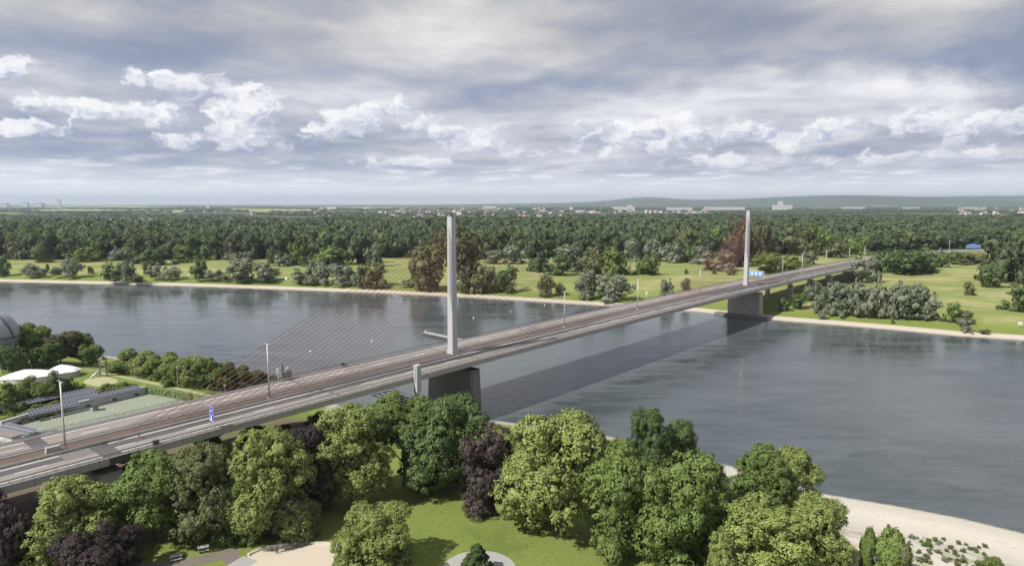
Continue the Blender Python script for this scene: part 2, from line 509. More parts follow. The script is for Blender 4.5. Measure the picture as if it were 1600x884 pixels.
farm = t.ramp(cv[0], [(0, (.10, .14, .045)), (.3, (.26, .29, .10)), (.55, (.36, .36, .15)), (.75, (.16, .21, .06)), (1, (.30, .27, .14))])
floor_ = t.mix(ns, (.030, .042, .016), (.055, .075, .026))
far_c = t.mix(df.step(560, 640), meadow, floor_)
ratio = sp[0] / sp[1].max(10.0)
woodland = t.mix(t.noise(p, .004, 4, .6), (.045, .062, .026), (.105, .125, .050))
farm = t.mix((ratio + t.noise(p, .0009, 3, .5) * .3).step(-.16, .10), farm, woodland)
farm = t.mix(df.step(4600, 5200), woodland, farm)
far_c = t.mix(df.step(1500, 1900), far_c, farm)
land = t.mix(df.step(-5, 5), lawn, far_c)
sandc = t.mix(nf * .6 + ns * .4, (.46, .43, .365), (.62, .585, .51))
sandc = t.mix((ns * 1.2 - .35).clamp() * .6, sandc, (.40, .375, .31))
sandc = t.mix(t.noise(p, .6, 6, .75).step(.56, .66) * .45, sandc, (.30, .275, .22))
stone = t.mix(nf, (.27, .25, .21), (.50, .46, .40))
soilc = t.mix(ns, (.085, .062, .052), (.20, .160, .130))
soilc = t.mix(nb.step(.45, .6) * .6, soilc, (.09, .11, .03))
land = t.mix((soil * 1.0 + ns * .5 - .25).clamp() * dn.step(20, 34), land, soilc)
sw = beach * 22 + beach.step(.85, 1.0) * 26 + 4.0
k_near = (dn + ns * 9 - 4.5 - sw).step(0, 5)
shore_n = t.mix(beach.step(.3, .8), stone, sandc)
near_mix = t.mix(k_near, shore_n, land)
wild = t.mix(ns, (.14, .155, .060), (.36, .33, .22))
near_mix = t.mix(dn.step(24, 34) * (dn * -1).step(-66, -52) * beach.step(.5, .9) * ns.step(.42, .6) * .8, near_mix, wild)
k_far = (df + nf * 3 - 8.5).step(0, 2.5)
far_mix = t.mix(k_far, t.mix(nf, (.36, .32, .26), (.56, .50, .42)), land)
col = t.mix(df.step(-20, -10), near_mix, far_mix)
wet = (dn * -1).step(-2.0, 0.5) * df.step(-2, -30) if False else (t.sep(p)[2] * -1).step(-.45, -.1)
col = t.mix(wet * .55, col, (.12, .105, .085))
nt.links.new(col.s, b.inputs['Base Color']); b.inputs['Roughness'].default_value = .95
b.inputs['Specular IOR Level'].default_value = .2
nt.links.new(t.bump(nf * .6 + ns, .5, .35).s, b.inputs['Normal'])
me.materials.append(m)
tag(link('ground', me), kind='structure')

# river
m, nt, b, t = newmat('river_water')
p = t.geo()
w1 = t.noise(t.scale(p, (.12, .26, 1)), 1, 5, .62, .6)
w2 = t.noise(t.scale(p, (.65, 1.2, 1)), 1, 4, .6, .4)
patch = t.noise(t.scale(p, (.010, .022, 1)), 1, 5, .65, 1.2)
streak = t.noise(t.scale(p, (.028, .10, 1)), 1, 5, .65, 1.0)
rip = t.noise(t.scale(p, (.05, .28, 1)), 1, 5, .7, .8)
st = patch.step(.34, .66) * .12 + streak.step(.40, .64) * .16 + rip.step(.50, .70) * .16 + .02
bm1 = t.bump(w1 + w2 * .42, st, .55)
col = t.mix((patch * .6 + streak * .6 - .1).clamp().step(.3, .7), (.054, .067, .070), (.096, .112, .120))
nt.links.new(col.s, b.inputs['Base Color']); nt.links.new(bm1.s, b.inputs['Normal'])
rg = streak.step(.35, .7) * .08 + .035
nt.links.new(rg.s, b.inputs['Roughness'])
b.inputs['IOR'].default_value = 1.333
mb = MB()
ax = np.array([.91, -.41]); pn = np.array([.41, .91]); c0 = np.array([-20, 400.])
q = [c0 + ax * sx * 2600 + pn * sy for sx, sy in ((-1, -420), (1, -420), (1, 420), (-1, 420))]
mb.add([(x, y, 0) for x, y in q], [(0, 1, 2, 3)])
tag(mb.build('river', 'river_water'), kind='structure')

# far hills: a rolling height field rising on the eastern side
gx = np.linspace(-26000, 34000, 260); gy = np.linspace(10500, 30000, 90)
GX, GY = np.meshgrid(gx, gy, indexing='ij')
A_ = GX / GY
amp = 40 + 270 * sm(A_, -.35, .85) + 60 * sm(A_, .05, .25)
ridge = sm(GY, 10800, 17500)
roll = .66 + .20 * np.sin(GX / 2100 + .6) * np.sin(GY / 3100) + .14 * np.sin(GX / 1130 + GY / 2100) + .06 * np.sin(GX / 410 + 2 + GY / 900)
bumpy = 110 * np.exp(-((A_ - .19) / .05) ** 2) * sm(GY, 14000, 17000)
GZ = -12 + (amp * roll + bumpy) * ridge
mb = MB(); n1, n2 = GX.shape
mb.v = [tuple(q) for q in np.stack([GX, GY, GZ], -1).reshape(-1, 3).tolist()]
mb.f = [(i * n2 + j, (i + 1) * n2 + j, (i + 1) * n2 + j + 1, i * n2 + j + 1) for i in range(n1 - 1) for j in range(n2 - 1)]
mb.m = [0] * len(mb.f)
m, nt, b, t = newmat('hill_cover')
p = t.geo()
hc = t.mix(t.noise(p, .0011, 5, .6), (.022, .040, .018), (.055, .085, .030))
hc = t.mix(t.noise(p, .0006, 4, .6).step(.56, .66), hc, (.15, .19, .07))
nt.links.new(hc.s, b.inputs['Base Color']); b.inputs['Roughness'].default_value = 1
tag(mb.build('hills', 'hill_cover', smooth=True), kind='structure')

# ------------------------------------------------------------------ bridge
DZ = 20.7
AX0 = PB1[:2] + BN * 1.0
def crest(s): return DZ - 2.2e-5 * ((s - 140) ** 2 - 140 ** 2)
def bp(s, n, dz=0.0):
    return np.array([AX0[0] + BD[0] * s + BN[0] * n, AX0[1] + BD[1] * s + BN[1] * n, crest(s) + dz])
BRZ = math.atan2(BD[1], BD[0])
S0, S1 = -330.0, 640.0
stations = np.arange(S0, S1 + 1, 12.125)

bridge = thing('cable_stayed_bridge', 'long grey motorway bridge with two slim single pylons and red cable fans crossing the river', 'bridge',
               tuple(bp(0, 0)), BRZ)
def blocal(P):
    d = np.array(P) - bp(0, 0)
    return (d[0] * BD[0] + d[1] * BD[1], -(d[0] * BN[0] + d[1] * BN[1]), d[2])   # local y points away from the camera side
def L(s, n, dz=0.0): return blocal(bp(s, n, dz))

def sweep(mb, prof, ss, mi=0, closed=True):
    """prof: list of (n, dz) swept along the bridge"""
    k = len(prof); vs = [L(s, n, z) for s in ss for n, z in prof]
    fs = []
    for i in range(len(ss) - 1):
        for j in range(k if closed else k - 1):
            j2 = (j + 1) % k; fs.append((i * k + j, i * k + j2, (i + 1) * k + j2, (i + 1) * k + j))
    if closed: fs += [tuple(range(k)), tuple((len(ss) - 1) * k + j for j in range(k))[::-1]]
    mb.add(vs, fs, mi); return mb
def rect(n0, n1, z0, z1): return [(n0, z0), (n1, z0), (n1, z1), (n0, z1)]
def bpart(name, mat, *profs, ss=stations, parent=None):
    mb = MB()
    for pr in profs: sweep(mb, pr, ss)
    return mb.build(name, mat, parent or bridge)

bpart('deck', 'concrete', [(-14.9, -1.0), (-14.9, -.02), (14.9, -.02), (14.9, -1.0), (9.2, -1.15), (-9.2, -1.15)])
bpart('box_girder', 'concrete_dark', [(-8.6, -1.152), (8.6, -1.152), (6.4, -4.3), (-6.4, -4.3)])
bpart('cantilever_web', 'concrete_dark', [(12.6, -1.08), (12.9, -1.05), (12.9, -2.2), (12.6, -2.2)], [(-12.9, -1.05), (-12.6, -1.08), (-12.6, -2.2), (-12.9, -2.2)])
for sgn in (1, -1):
    # edge beam with joints
    mb = MB()
    for a, b_ in zip(np.arange(S0, S1, 6.06), np.arange(S0, S1, 6.06) + 5.95):
        sweep(mb, rect(14.92 * sgn, 15.25 * sgn, -1.45, .22), [a, b_])
    mb.build('edge_beam', 'concrete', bridge)
    bpart('walkway', 'asphalt_mid', rect(13.45 * sgn, 14.9 * sgn, -.015, .10))
    # railing: two rails and posts
    mb = MB(); 
    for z in (.55, .85, 1.15): sweep(mb, rect(15.05 * sgn - .03, 15.05 * sgn + .03, z - .03, z + .03), stations)
    for s in np.arange(S0, S1, 2.02):
        P, Q = L(s, 15.05 * sgn, .2), L(s, 15.05 * sgn, 1.18); mb.tube(P, Q, .03, .03, 4)
    mb.build('railing', 'steel_dark', bridge)
    # outer guard rail
    mb = MB(); sweep(mb, [(13.20 * sgn - .05, .45), (13.20 * sgn + .05, .45), (13.20 * sgn + .02, .62), (13.20 * sgn + .05, .8), (13.20 * sgn - .05, .8)], stations)
    for s in np.arange(S0, S1, 4.04): mb.box(tuple(L(s, 13.34 * sgn, .38)), (.1, .1, .75))
    mb.build('guard_rail', 'galvanised', bridge)
    mb = MB(); sweep(mb, [(3.45 * sgn - .06, .42), (3.45 * sgn + .06, .42), (3.45 * sgn + .02, .6), (3.45 * sgn + .06, .8), (3.45 * sgn - .06, .8)], stations)
    for s in np.arange(S0, S1, 4.04): mb.box(tuple(L(s, 3.28 * sgn, .38)), (.1, .12, .74))
    mb.build('guard_rail', 'galvanised', bridge)
# lanes
bpart('carriageway', 'asphalt_pale', rect(-13.4, -3.2, -.016, .004))
bpart('carriageway', 'asphalt_pale', rect(3.2, 13.4, -.016, .004))
bpart('median_strip', 'rust_brown', rect(-3.1, 3.1, -.015, .14))
bpart('median_barrier', 'concrete', rect(-3.15, -2.8, .142, .40), rect(2.8, 3.15, .142, .40))
bpart('worn_lane', 'asphalt_mid', rect(-7.0, -4.3, -.012, .008))
bpart('worn_lane', 'asphalt_dark', rect(4.9, 8.1, -.012, .008))
def paint(n, w, ss, z=.012):
    mb = MB(); sweep(mb, rect(n - w / 2, n + w / 2, z - .006, z), ss)
    return mb.build('lane_marking', 'paint_white', bridge)
for sgn in (1, -1):
    paint(4.2 * sgn, .28, stations); paint(12.4 * sgn, .32, stations)
    for s in np.arange(-174, 620, 18.0): paint(8.45 * sgn, .26, [s, s + 6])
for sgn in (1, -1):
    for s_ in (-60, 0, 60, 140, 220, 280, 340):
        mb = MB(); sweep(mb, rect(3.3 * sgn, 13.1 * sgn, .018, .022), [s_, s_ + .55]); mb.build('expansion_joint', 'steel_dark', bridge)
# dark resurfaced patches at the expansion joint over the land pier
mb = MB(); sweep(mb, rect(-13.3, -3.3, .012, .017), [-131, -127.5]); mb.build('joint_patch', 'asphalt_dark', bridge)
mb = MB(); sweep(mb, rect(3.3, 13.3, .012, .017), [-122.5, -118.5]); mb.build('joint_patch', 'asphalt_dark', bridge)
mb = MB(); sweep(mb, rect(3.3, 9, .0125, .0165), [-128.5, -122.6]); mb.build('joint_patch', 'asphalt_mid', bridge)
mb = MB(); sweep(mb, rect(15.26, 15.30, -1.44, .2), [-122, -115.5]); mb.build('joint_cover', 'steel_dark', bridge)

# pylons
PH = 50.5
def pylon(s):
    mb = MB()
    def ring(z, wn, ws): return [L(s + a * ws / 2, b_ * wn / 2, z) for a, b_ in ((-1, -1), (1, -1), (1, 1), (-1, 1))]
    # chamfered tapering shaft
    lv = [(-.0, 2.75, 2.85), (PH * .5, 2.5, 2.6), (PH - .5, 2.25, 2.35), (PH, 2.15, 2.25)]
    vs, fs = [], []
    for z, wn, ws in lv:
        c = .22
        for a, b_ in ((-1 + c * .5, -1), (1 - c * .5, -1), (1, -1 + c * .5), (1, 1 - c * .5), (1 - c * .5, 1), (-1 + c * .5, 1), (-1, 1 - c * .5), (-1, -1 + c * .5)):
            vs.append(L(s + a * ws / 2, b_ * wn / 2, z))
    for i in range(len(lv) - 1):
        for j in range(8): fs.append((i * 8 + j, i * 8 + (j + 1) % 8, (i + 1) * 8 + (j + 1) % 8, (i + 1) * 8 + j))
    fs.append(tuple(24 + j for j in range(8)))
    mb.add(vs, fs)
    py = mb.build('pylon', 'pylon_steel', bridge)
    mb = MB(); mb.add(ring(0.02, 3.15, 3.25) + ring(1.5, 2.95, 3.05), [(3, 2, 1, 0), (4, 5, 6, 7), (0, 1, 5, 4), (1, 2, 6, 5), (2, 3, 7, 6), (3, 0, 4, 7)])
    mb.build('pylon_foot', 'pylon_steel', py)
    P = L(s, 0, PH); mb = MB()
    mb.tube(P, (P[0], P[1], P[2] + 1.6), .12, .08, 6).box((P[0], P[1], P[2] + .25), (1.4, 1.2, .5))
    mb.build('aviation_light', 'steel_dark', py)
    return py
def anchors(s, py):
    for sg in (-1, 1):
        for k in range(20):
            f = k / 19; z = 23.5 + 23.2 * f
            ws = 2.85 - .55 * z / PH
            P = L(s + sg * (ws / 2 - .03), 0, z)
            mb = MB(); mb.box((P[0], P[1], P[2]), (.08, .5, .30)); mb.build('cable_anchor', 'steel_grey', py)
for s0 in (0, 280):
    py = pylon(s0); anchors(s0, py)
    for sg in (-1, 1):
        for k in range(20):
            f = k / 19; z = 23.5 + 23.2 * f; ws = 2.85 - .55 * z / PH
            se = s0 + sg * (46 + 66 * f)
            mb = MB(); mb.tube(L(s0 + sg * (ws / 2 + .02), 0, z), L(se, 0, .3), .07, .07, 6, caps=False)
            mb.build('cable', 'cable_red', bridge, True)
# piers
def pier(s, n0, n1, th, zg, mat='concrete', nose=True):
    mb = MB(); zt = -4.32 + crest(s); g = zg
    def ringp(z, grow):
        c = .8
        a0, a1 = n0 - grow, n1 + grow; h = th / 2 + grow * .5
        pts = [(-h, a0 + c), (-h + c, a0), (h - c, a0), (h, a0 + c), (h, a1 - c), (h - c, a1), (-h + c, a1), (-h, a1 - c)]
        return [blocal(np.array([*bp(s + a, b_)[:2], z])) for a, b_ in pts]
    rings = [ringp(g, .9), ringp(zt - .0, 0)]
    vs = rings[0] + rings[1]
    fs = [(j, (j + 1) % 8, 8 + (j + 1) % 8, 8 + j) for j in range(8)] + [tuple(range(8, 16)), tuple(range(8))[::-1]]
    mb.add(vs, fs); return mb.build('pier', mat, bridge)
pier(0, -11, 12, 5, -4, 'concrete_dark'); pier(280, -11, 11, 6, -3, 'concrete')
pier(-121, 5, 12, 5.5, 5); pier(-121, -12, -5, 5.5, 5)
pier(-160, 6, 11, 2.5, 5); pier(-160, -11, -6, 2.5, 5)
pier(-205, 6, 11, 2.5, 5); pier(-205, -11, -6, 2.5, 5)
for s in (346, 396, 446, 500, 556):
    pier(s, 7.5, 10.0, 2.2, 3); pier(s, -10, -7.5, 2.2, 3)

# inspection gantry hung on the deck edge
gt = thing('inspection_gantry', 'pale inspection lift tower clamped to the bridge edge with a platform slung under the deck', 'gantry', tuple(bp(-32, 16.3)), BRZ)
def G(a, n, z): return (a, -n, z)
mb = MB(); mb.box((0, 0, -.3), (1.8, 1.6, 8.6)); mb.box((0, 0, 4.1), (2.05, 1.85, .24)); mb.build('tower', 'parapet_grey', gt)
mb = MB(); mb.box((-.93, 0, 1.2), (.06, .8, 4.6)); mb.build('tower_door', 'steel_grey', gt)
mb = MB(); mb.box((0, .2, -6.2), (1.2, 1.2, 3.2)); mb.build('hanger', 'galvanised', gt)
mb = MB()
for a in (-3.4, -1.2, 1.2, 3.4):
    mb.tube((a - 3, 1, -7.8), (a - 3, 15, -7.0), .16, .16, 6)
for n in (1, 5.5, 10, 15): mb.tube((-6.5, n, -7.8 + (n - 1) * .057), (.6, n, -7.8 + (n - 1) * .057), .13, .13, 6)
for a in (-6.4, .4): mb.tube((a, 1, -6.7), (a, 15, -5.9), .07, .07, 5)
mb.build('platform', 'steel_grey', gt)

# lamp masts on the median
def lamp_mast():
    root = thing('lamp_mast', '', 'street lamp')
    mb = MB(); mb.tube((0, 0, 0), (0, 0, 16), .27, .17, 10); mb.build('mast', 'galvanised', root, True)
    mb = MB(); mb.box((0, 0, .35), (.9, .9, .7), taper=.75); mb.build('base', 'concrete', root)
    mb = MB(); mb.tube((0, -.9, 16), (0, .9, 16), .06, .06, 6); mb.build('cross_arm', 'galvanised', root)
    for y in (-1.2, 1.2):
        mb = MB(); mb.box((0, y, 16.02), (.35, .8, .16)); mb.build('lamp_head', 'steel_grey', root)
    return root
def copy_tree(o, parent=None):
    c = o.copy(); COL.objects.link(c)
    if parent: c.parent = parent
    for ch in list(o.children): copy_tree(ch, c)
    return c
lm = lamp_mast()
LAMPS = [(104, 697, 'lamp mast on the bridge median beside the dark road patches near the thick land pier'),
         (429, 623, 'lamp mast on the bridge median standing among the lower ends of the red cables'),
         (878, 512, 'first lamp mast past the large pylon, seen against the river and the far shore'),
         (998, 486, 'lamp mast at mid river, in front of the two round willows on the meadow'),
         (1092, 463, 'last lamp mast before the smaller far pylon'),
         (1223.5, 433, 'first lamp mast beyond the smaller far pylon, near the blue direction sign'),
         (1254.6, 425.8, 'second lamp mast beyond the smaller far pylon'),
         (1291.8, 417, 'third lamp mast beyond the far pylon, above the far land piers'),
         (1327, 408.5, 'fourth lamp mast beyond the far pylon, before the trees take the road'),
         (1366.6, 403.6, 'lamp mast where the bridge road disappears among the trees')]
for i, (x, y, lb) in enumerate(LAMPS):
    o = lm if i == 0 else copy_tree(lm)
    P = at(x, y, DZ); s = float((P[:2] - AX0) @ BD)
    o.location = bp(s, .9 if i else 1.2, .14); o.rotation_euler.z = BRZ
    tag(o, lb, 'street lamp', 'lamp masts along the bridge median')

def textmesh(name, body, size, mat, parent, loc, rot):
    cu = bpy.data.curves.new(name, 'FONT'); cu.body = body; cu.size = size; cu.align_x = 'CENTER'; cu.align_y = 'CENTER'; cu.extrude = .01
    to = bpy.data.objects.new(name, cu); COL.objects.link(to)
    bpy.context.view_layer.update()
    me_ = bpy.data.meshes.new_from_object(to.evaluated_get(bpy.context.evaluated_depsgraph_get()))
    bpy.data.objects.remove(to); me_.materials.clear(); me_.materials.append(MATS[mat])
    o = link(name, me_, parent); o.location = loc; o.rotation_euler = rot
    return o

# blue motorway sign on the near verge, facing traffic that comes from the lower end
P = at(354, 681, DZ); s = float((P[:2] - AX0) @ BD)
sg = thing('road_sign', 'tall blue motorway sign with white lettering on the near verge of the bridge', 'sign', tuple(bp(s + 1.2, 13.9, .1)), BRZ); sg.scale = (.86, .86, .86)
mb = MB(); mb.box((0, 0, 4.55), (.12, 2.7, 4.3)); mb.build('board', 'sign_blue', sg)
mb = MB()
for y in (-.7, .7): mb.tube((.12, y, 0), (.12, y, 6.6), .07, .07, 8)
mb.build('post', 'galvanised', sg)
mb = MB()
for y, w in ((-1.27, .07), (1.27, .07)): mb.box((-.066, y, 4.55), (.012, w, 4.2))
for z in (2.48, 4.4, 6.62): mb.box((-.0665, 0, z), (.012, 2.6, .07))
mb.build('border', 'white_plain', sg)
textmesh('lettering', 'A1', 1.5, 'white_plain', sg, (-.08, 0, 5.5), (rad(90), 0, rad(-90)))
mb = MB(); mb.box((-.068, .25, 3.1), (.014, .3, 1.1)); mb.add([(-.068, .75, 3.6), (-.068, .25, 4.25), (-.068, -.25, 3.6), (-.075, .75, 3.6), (-.075, .25, 4.25), (-.075, -.25, 3.6)], [(0, 1, 2), (3, 4, 5), (0, 1, 4, 3), (1, 2, 5, 4), (2, 0, 3, 5)])
mb.box((-.068, .45, 2.9), (.013, 1.2, .35)); mb.build('arrow', 'white_plain', sg)

# wide blue direction sign on the far carriageway beside the far pylon
P = at(1187, 437, DZ); s = float((P[:2] - AX0) @ BD)
sg = thing('direction_sign', 'wide pale blue direction sign over the road beside the smaller far pylon', 'sign', tuple(bp(s, 0, .1)), BRZ)
mb = MB(); mb.box((0, 8.2, 4.6), (.25, 10.4, 3.0)); mb.build('board', 'sky_blue_panel', sg)
mb = MB()
for y in (2.2, 14.0): mb.tube((.3, y, 0), (.3, y, 6.2), .16, .16, 8)
mb.tube((.3, 2.2, 6.2), (.3, 14, 6.2), .16, .16, 8); mb.build('gantry_frame', 'galvanised', sg)
mb = MB()
for y in (5.2, 8.2, 11.2):
    mb.box((-.135, y, 4.9), (.02, 1.9, .5)); mb.box((-.135, y, 4.0), (.02, 1.3, .4)); mb.box((-.135, y, 3.3), (.02, .3, .6))
mb.build('lettering', 'white_plain', sg)

# things standing at the bridge edge
P = at(466, 598, DZ); s = float((P[:2] - AX0) @ BD)
st_ = thing('service_cabin', 'small brown service cabin with dark mast and white board on the bridge edge', 'cabin', tuple(bp(s, -14.2, .1)), BRZ)
mb = MB(); mb.box((.9, 0, 1.3), (2.3, 1.4, 2.6)); mb.box((.9, 0, 2.7), (2.6, 1.7, .2)); mb.build('cabin_body', 'wood_grey', st_)
mb = MB(); mb.lathe((1.1, 0, 2.8), [(.6, 0), (.65, .6), (.4, 1.0), (.08, 1.2)], 14); mb.build('tank', 'table_grey', st_)
mb = MB(); mb.tube((-.7, 0, 0), (-.7, 0, 5.2), .28, .22, 8); mb.build('mast', 'steel_dark', st_)
mb = MB(); mb.box((-2.3, 0, 3.4), (.9, .2, 1.5)); mb.tube((-2.3, 0, 0), (-2.3, 0, 2.7), .06, .06, 6); mb.build('board', 'white_plain', st_)
P = at(537, 573, DZ); s = float((P[:2] - AX0) @ BD)
bx = thing('control_box', 'dark control boxes at the far railing between the cables and the large pylon', 'box', tuple(bp(s, -14.2, .1)), BRZ)
mb = MB(); mb.box((0, 0, .8), (.8, .6, 1.6)); mb.build('tall_cabinet', 'steel_dark', bx)
mb = MB(); mb.box((1.1, 0, .5), (1.1, .6, 1.0)); mb.build('low_cabinet', 'steel_dark', bx)
P = at(249, 692, DZ); s = float((P[:2] - AX0) @ BD)
bx = thing('grit_bin', 'small black grit bin on the near walkway of the bridge', 'bin', tuple(bp(s, 14.2, .1)), BRZ)
mb = MB(); mb.box((0, 0, .5), (1.2, .8, 1.0), taper=1.1); mb.build('bin_body', 'steel_dark', bx)
mb = MB(); mb.box((0, 0, 1.08), (1.36, .94, .14)); mb.build('lid', 'steel_dark', bx)
for x, y, lb in ((71, 702, 'pale concrete block on the median beside the lamp mast near the land pier'), ):
    P = at(84, 700, DZ); s = float((P[:2] - AX0) @ BD)
    bx = thing('concrete_block', lb, 'block', tuple(bp(s, .6, .14)), BRZ)
    mb = MB(); mb.box((0, 0, .6), (3.0, 1.3, 1.2), taper=.9); mb.build('block_body', 'concrete', bx)
    mb = MB(); mb.box((0, 0, 1.25), (2.9, 1.3, .1)); mb.build('cap', 'concrete', bx)
# ------------------------------------------------------------------ plants: prototypes
def proto(name, mat, **kw):
    V, r, nr_ = crown_quads(**kw); return quads_mesh(name, V, r, mat, nr_)
NEARP = {}
def near_proto(prof, seed, ratio):
    k = (prof, seed)
    if k not in NEARP:
        kw = dict(seed=seed, ratio=1.0, prof=prof, nl=30, nclump=950, nleaf=32, leaf=.026, clump=.095, lobe=(.20, .38), core=.5)
        if prof == 'cone': kw.update(nl=40, leaf=.05, clump=.10, nclump=600)
        if prof == 'column': kw.update(nl=9, leaf=.075, clump=.22, nclump=420)
        NEARP[k] = proto('crown', 'leaf_mid', **kw)
    return NEARP[k]
TRUNKS = [trunk_mesh(i) for i in range(4)]

def setmat(o, mat):
    sl = o.material_slots[0]; sl.link = 'OBJECT'; sl.material = MATS[mat]

def near_tree(px, top, base, w, kind, label, prof='round', seed=1, lift=.1, cat='tree', name='broadleaf_tree', grp=None, squash=1.0):
    P = on_ground(px, base)
    dep = depth(P); R = w * dep / FPX / 2 * (1.05 if base > 640 else 1.22)
    Ht = top_z(P, top) - P[2]
    t_ = thing(name, label, cat, tuple(P), random.uniform(0, 6.28), grp)
    tr = link('trunk', TRUNKS[seed % 4], t_); k = min(Ht * .9, 22); tr.scale = (k * .8, k * .8, Ht * .92)
    cr = link('crown', near_proto(prof, seed, 1), t_)
    hh = Ht * (1 - lift)
    cr.location.z = Ht * lift; cr.scale = (R, R * squash, hh / 2)
    setmat(cr, kind)
    return t_

NT = [
 (110, 752, 872, 138, 'leaf_light', 'bright green broad tree in front of the thick bridge pier', 'egg', 1),
 (158, 815, 900, 118, 'leaf_purple', 'dark purple beech at the lower edge in front of the bright green tree', 'dome', 2),
 (242, 712, 842, 138, 'leaf_mid', 'green tree just beside the thick bridge pier, above the picnic tables', 'egg', 3),
 (322, 700, 840, 120, 'leaf_olive', 'olive green tree of loose foliage between two greener trees behind the picnic tables', 'egg', 4),
 (425, 676, 835, 140, 'leaf_light', 'tall yellow-green tree with a drooping lower crown above the sandy oval', 'egg', 5),
 (385, 745, 838, 90, 'leaf_mid', 'lower dark leafy tree tucked against the tall yellow-green tree', 'dome', 3),
 (462, 770, 840, 78, 'leaf_olive', 'olive skirted small tree at the foot of the tall yellow-green tree', 'dome', 1),
 (480, 668, 800, 88, 'leaf_purple', 'narrow dark purple beech squeezed between two tall yellow-green trees', 'egg', 2),
 (552, 636, 786, 132, 'leaf_light', 'tall yellow-green tree under the bridge deck, right behind the lone lawn tree', 'egg', 6, .16),
 (505, 690, 790, 70, 'leaf_mid', 'mid green tree beside the narrow purple beech', 'egg', 3),
 (632, 620, 757, 116, 'leaf_mid', 'slender green tree with its bare trunk showing at the edge of the lawn', 'round', 7, .36),
 (700, 618, 765, 140, 'leaf_dark', 'dense dark green tree before the large river pier', 'egg', 8),
 (750, 690, 780, 60, 'leaf_dark', 'small dark tree wedged against the brown-purple beech by the water', 'dome', 4),
 (768, 664, 790, 112, 'leaf_purple', 'round brown-purple beech on the lawn edge close to the river', 'dome', 9),
 (870, 650, 832, 172, 'leaf_pale', 'huge light green tree that rises highest over the lawn edge beside the river', 'egg', 10),
 (815, 715, 800, 70, 'leaf_light', 'light green side tree leaning out of the huge light green tree', 'dome', 5),
 (978, 698, 868, 146, 'leaf_mid', 'dense rounded green tree in the middle of the riverside clump', 'egg', 8),
 (1075, 712, 892, 150, 'leaf_mid', 'broad mid green tree in the riverside clump beside the rounded dense tree', 'egg', 1),
 (1010, 640, 735, 74, 'leaf_dark', 'dark feathery tree standing up against the water behind the clump', 'egg', 6),
 (1062, 658, 735, 56, 'leaf_dark', 'smaller feathery dark tree next to its taller twin at the waterside', 'egg', 4),
 (1185, 698, 800, 90, 'leaf_mid', 'darker twin tree at the start of the sandy beach', 'egg', 7),
 (1236, 702, 802, 90, 'leaf_light', 'greener twin tree at the start of the sandy beach', 'egg', 3),
 (1195, 785, 925, 175, 'leaf_pale', 'pale yellow-green tree spreading at the lower edge', 'egg', 5),
 (1275, 782, 915, 120, 'leaf_pale', 'pale yellow-green tree at the lower edge nearest the open sand', 'egg', 10),
 (1135, 830, 935, 100, 'leaf_pale', 'yellow-green tree at the lower edge below the broad mid green tree', 'dome', 6),
 (592, 790, 884, 128, 'leaf_light', 'lone rounded green tree standing on the open lawn beside the sandy oval', 'dome', 5),
 (15, 790, 905, 80, 'leaf_purple', 'very dark purple beech in the shade at the corner below the bridge', 'dome', 9),
 (-30, 760, 880, 90, 'leaf_purple', 'dark beech at the picture edge under the bridge', 'dome', 2),
]
for r in NT: near_tree(*r[:6], prof=r[6], seed=r[7], lift=r[8] if len(r) > 8 else .02)
near_tree(745, 851, 893, 50, 'leaf_conifer', 'small pointed conifer in the round paved bed on the lawn', 'cone', 12, .02, name='conifer')
near_tree(1352, 826, 905, 22, 'leaf_mid', 'thin columnar poplar at the edge of the sand', 'column', 13, .03, name='poplar')
near_tree(1386, 829, 910, 44, 'leaf_mid', 'thicker columnar poplar beside the thin one at the edge of the sand', 'column', 13, .03, name='poplar')
near_tree(1407, 850, 915, 30, 'leaf_olive', 'short columnar poplar outermost on the sand', 'column', 13, .03, name='poplar')
near_tree(1553, 872, 900, 46, 'leaf_lime', 'low yellow-green bush alone on the sand', 'dome', 11, .0, 'shrub', 'shrub')
for i, (x, y, w, h, k) in enumerate([(1110, 745, 34, 26, 'leaf_willow'), (1128, 765, 36, 26, 'leaf_tan'), (1150, 790, 40, 34, 'leaf_olive'), (1098, 728, 22, 16, 'leaf_mid'), (1160, 760, 26, 20, 'leaf_willow'), (1082, 712, 24, 22, 'leaf_mid')]):
    near_tree(x, y - h, y, w, k, ['grey willow scrub on pale sand among the riverside clump', 'dry tan scrub on the sand beside the twin trees', 'olive scrub below the darker twin tree',
              'tiny green scrub by the water above the tan scrub', 'grey scrub at the foot of the darker twin tree', 'green scrub beside the feathery dark trees'][i], 'bush', 14, 0, 'shrub', 'shrub')
for x, y, w, h, lb in [(815, 690, 40, 24, 'grey-green scrub on the near shore below the purple beech'), (850, 694, 36, 22, 'olive scrub on the near shore behind the huge light green tree'), (905, 700, 46, 26, 'grey-green scrub on the near shore behind the rounded dense tree'), (940, 706, 40, 24, 'olive scrub at the stony gap on the near shore')]:
    near_tree(x, y - h, y, w, 'leaf_olive' if 'olive' in lb else 'leaf_mid', lb, 'bush', 14, 0, 'shrub', 'shrub')
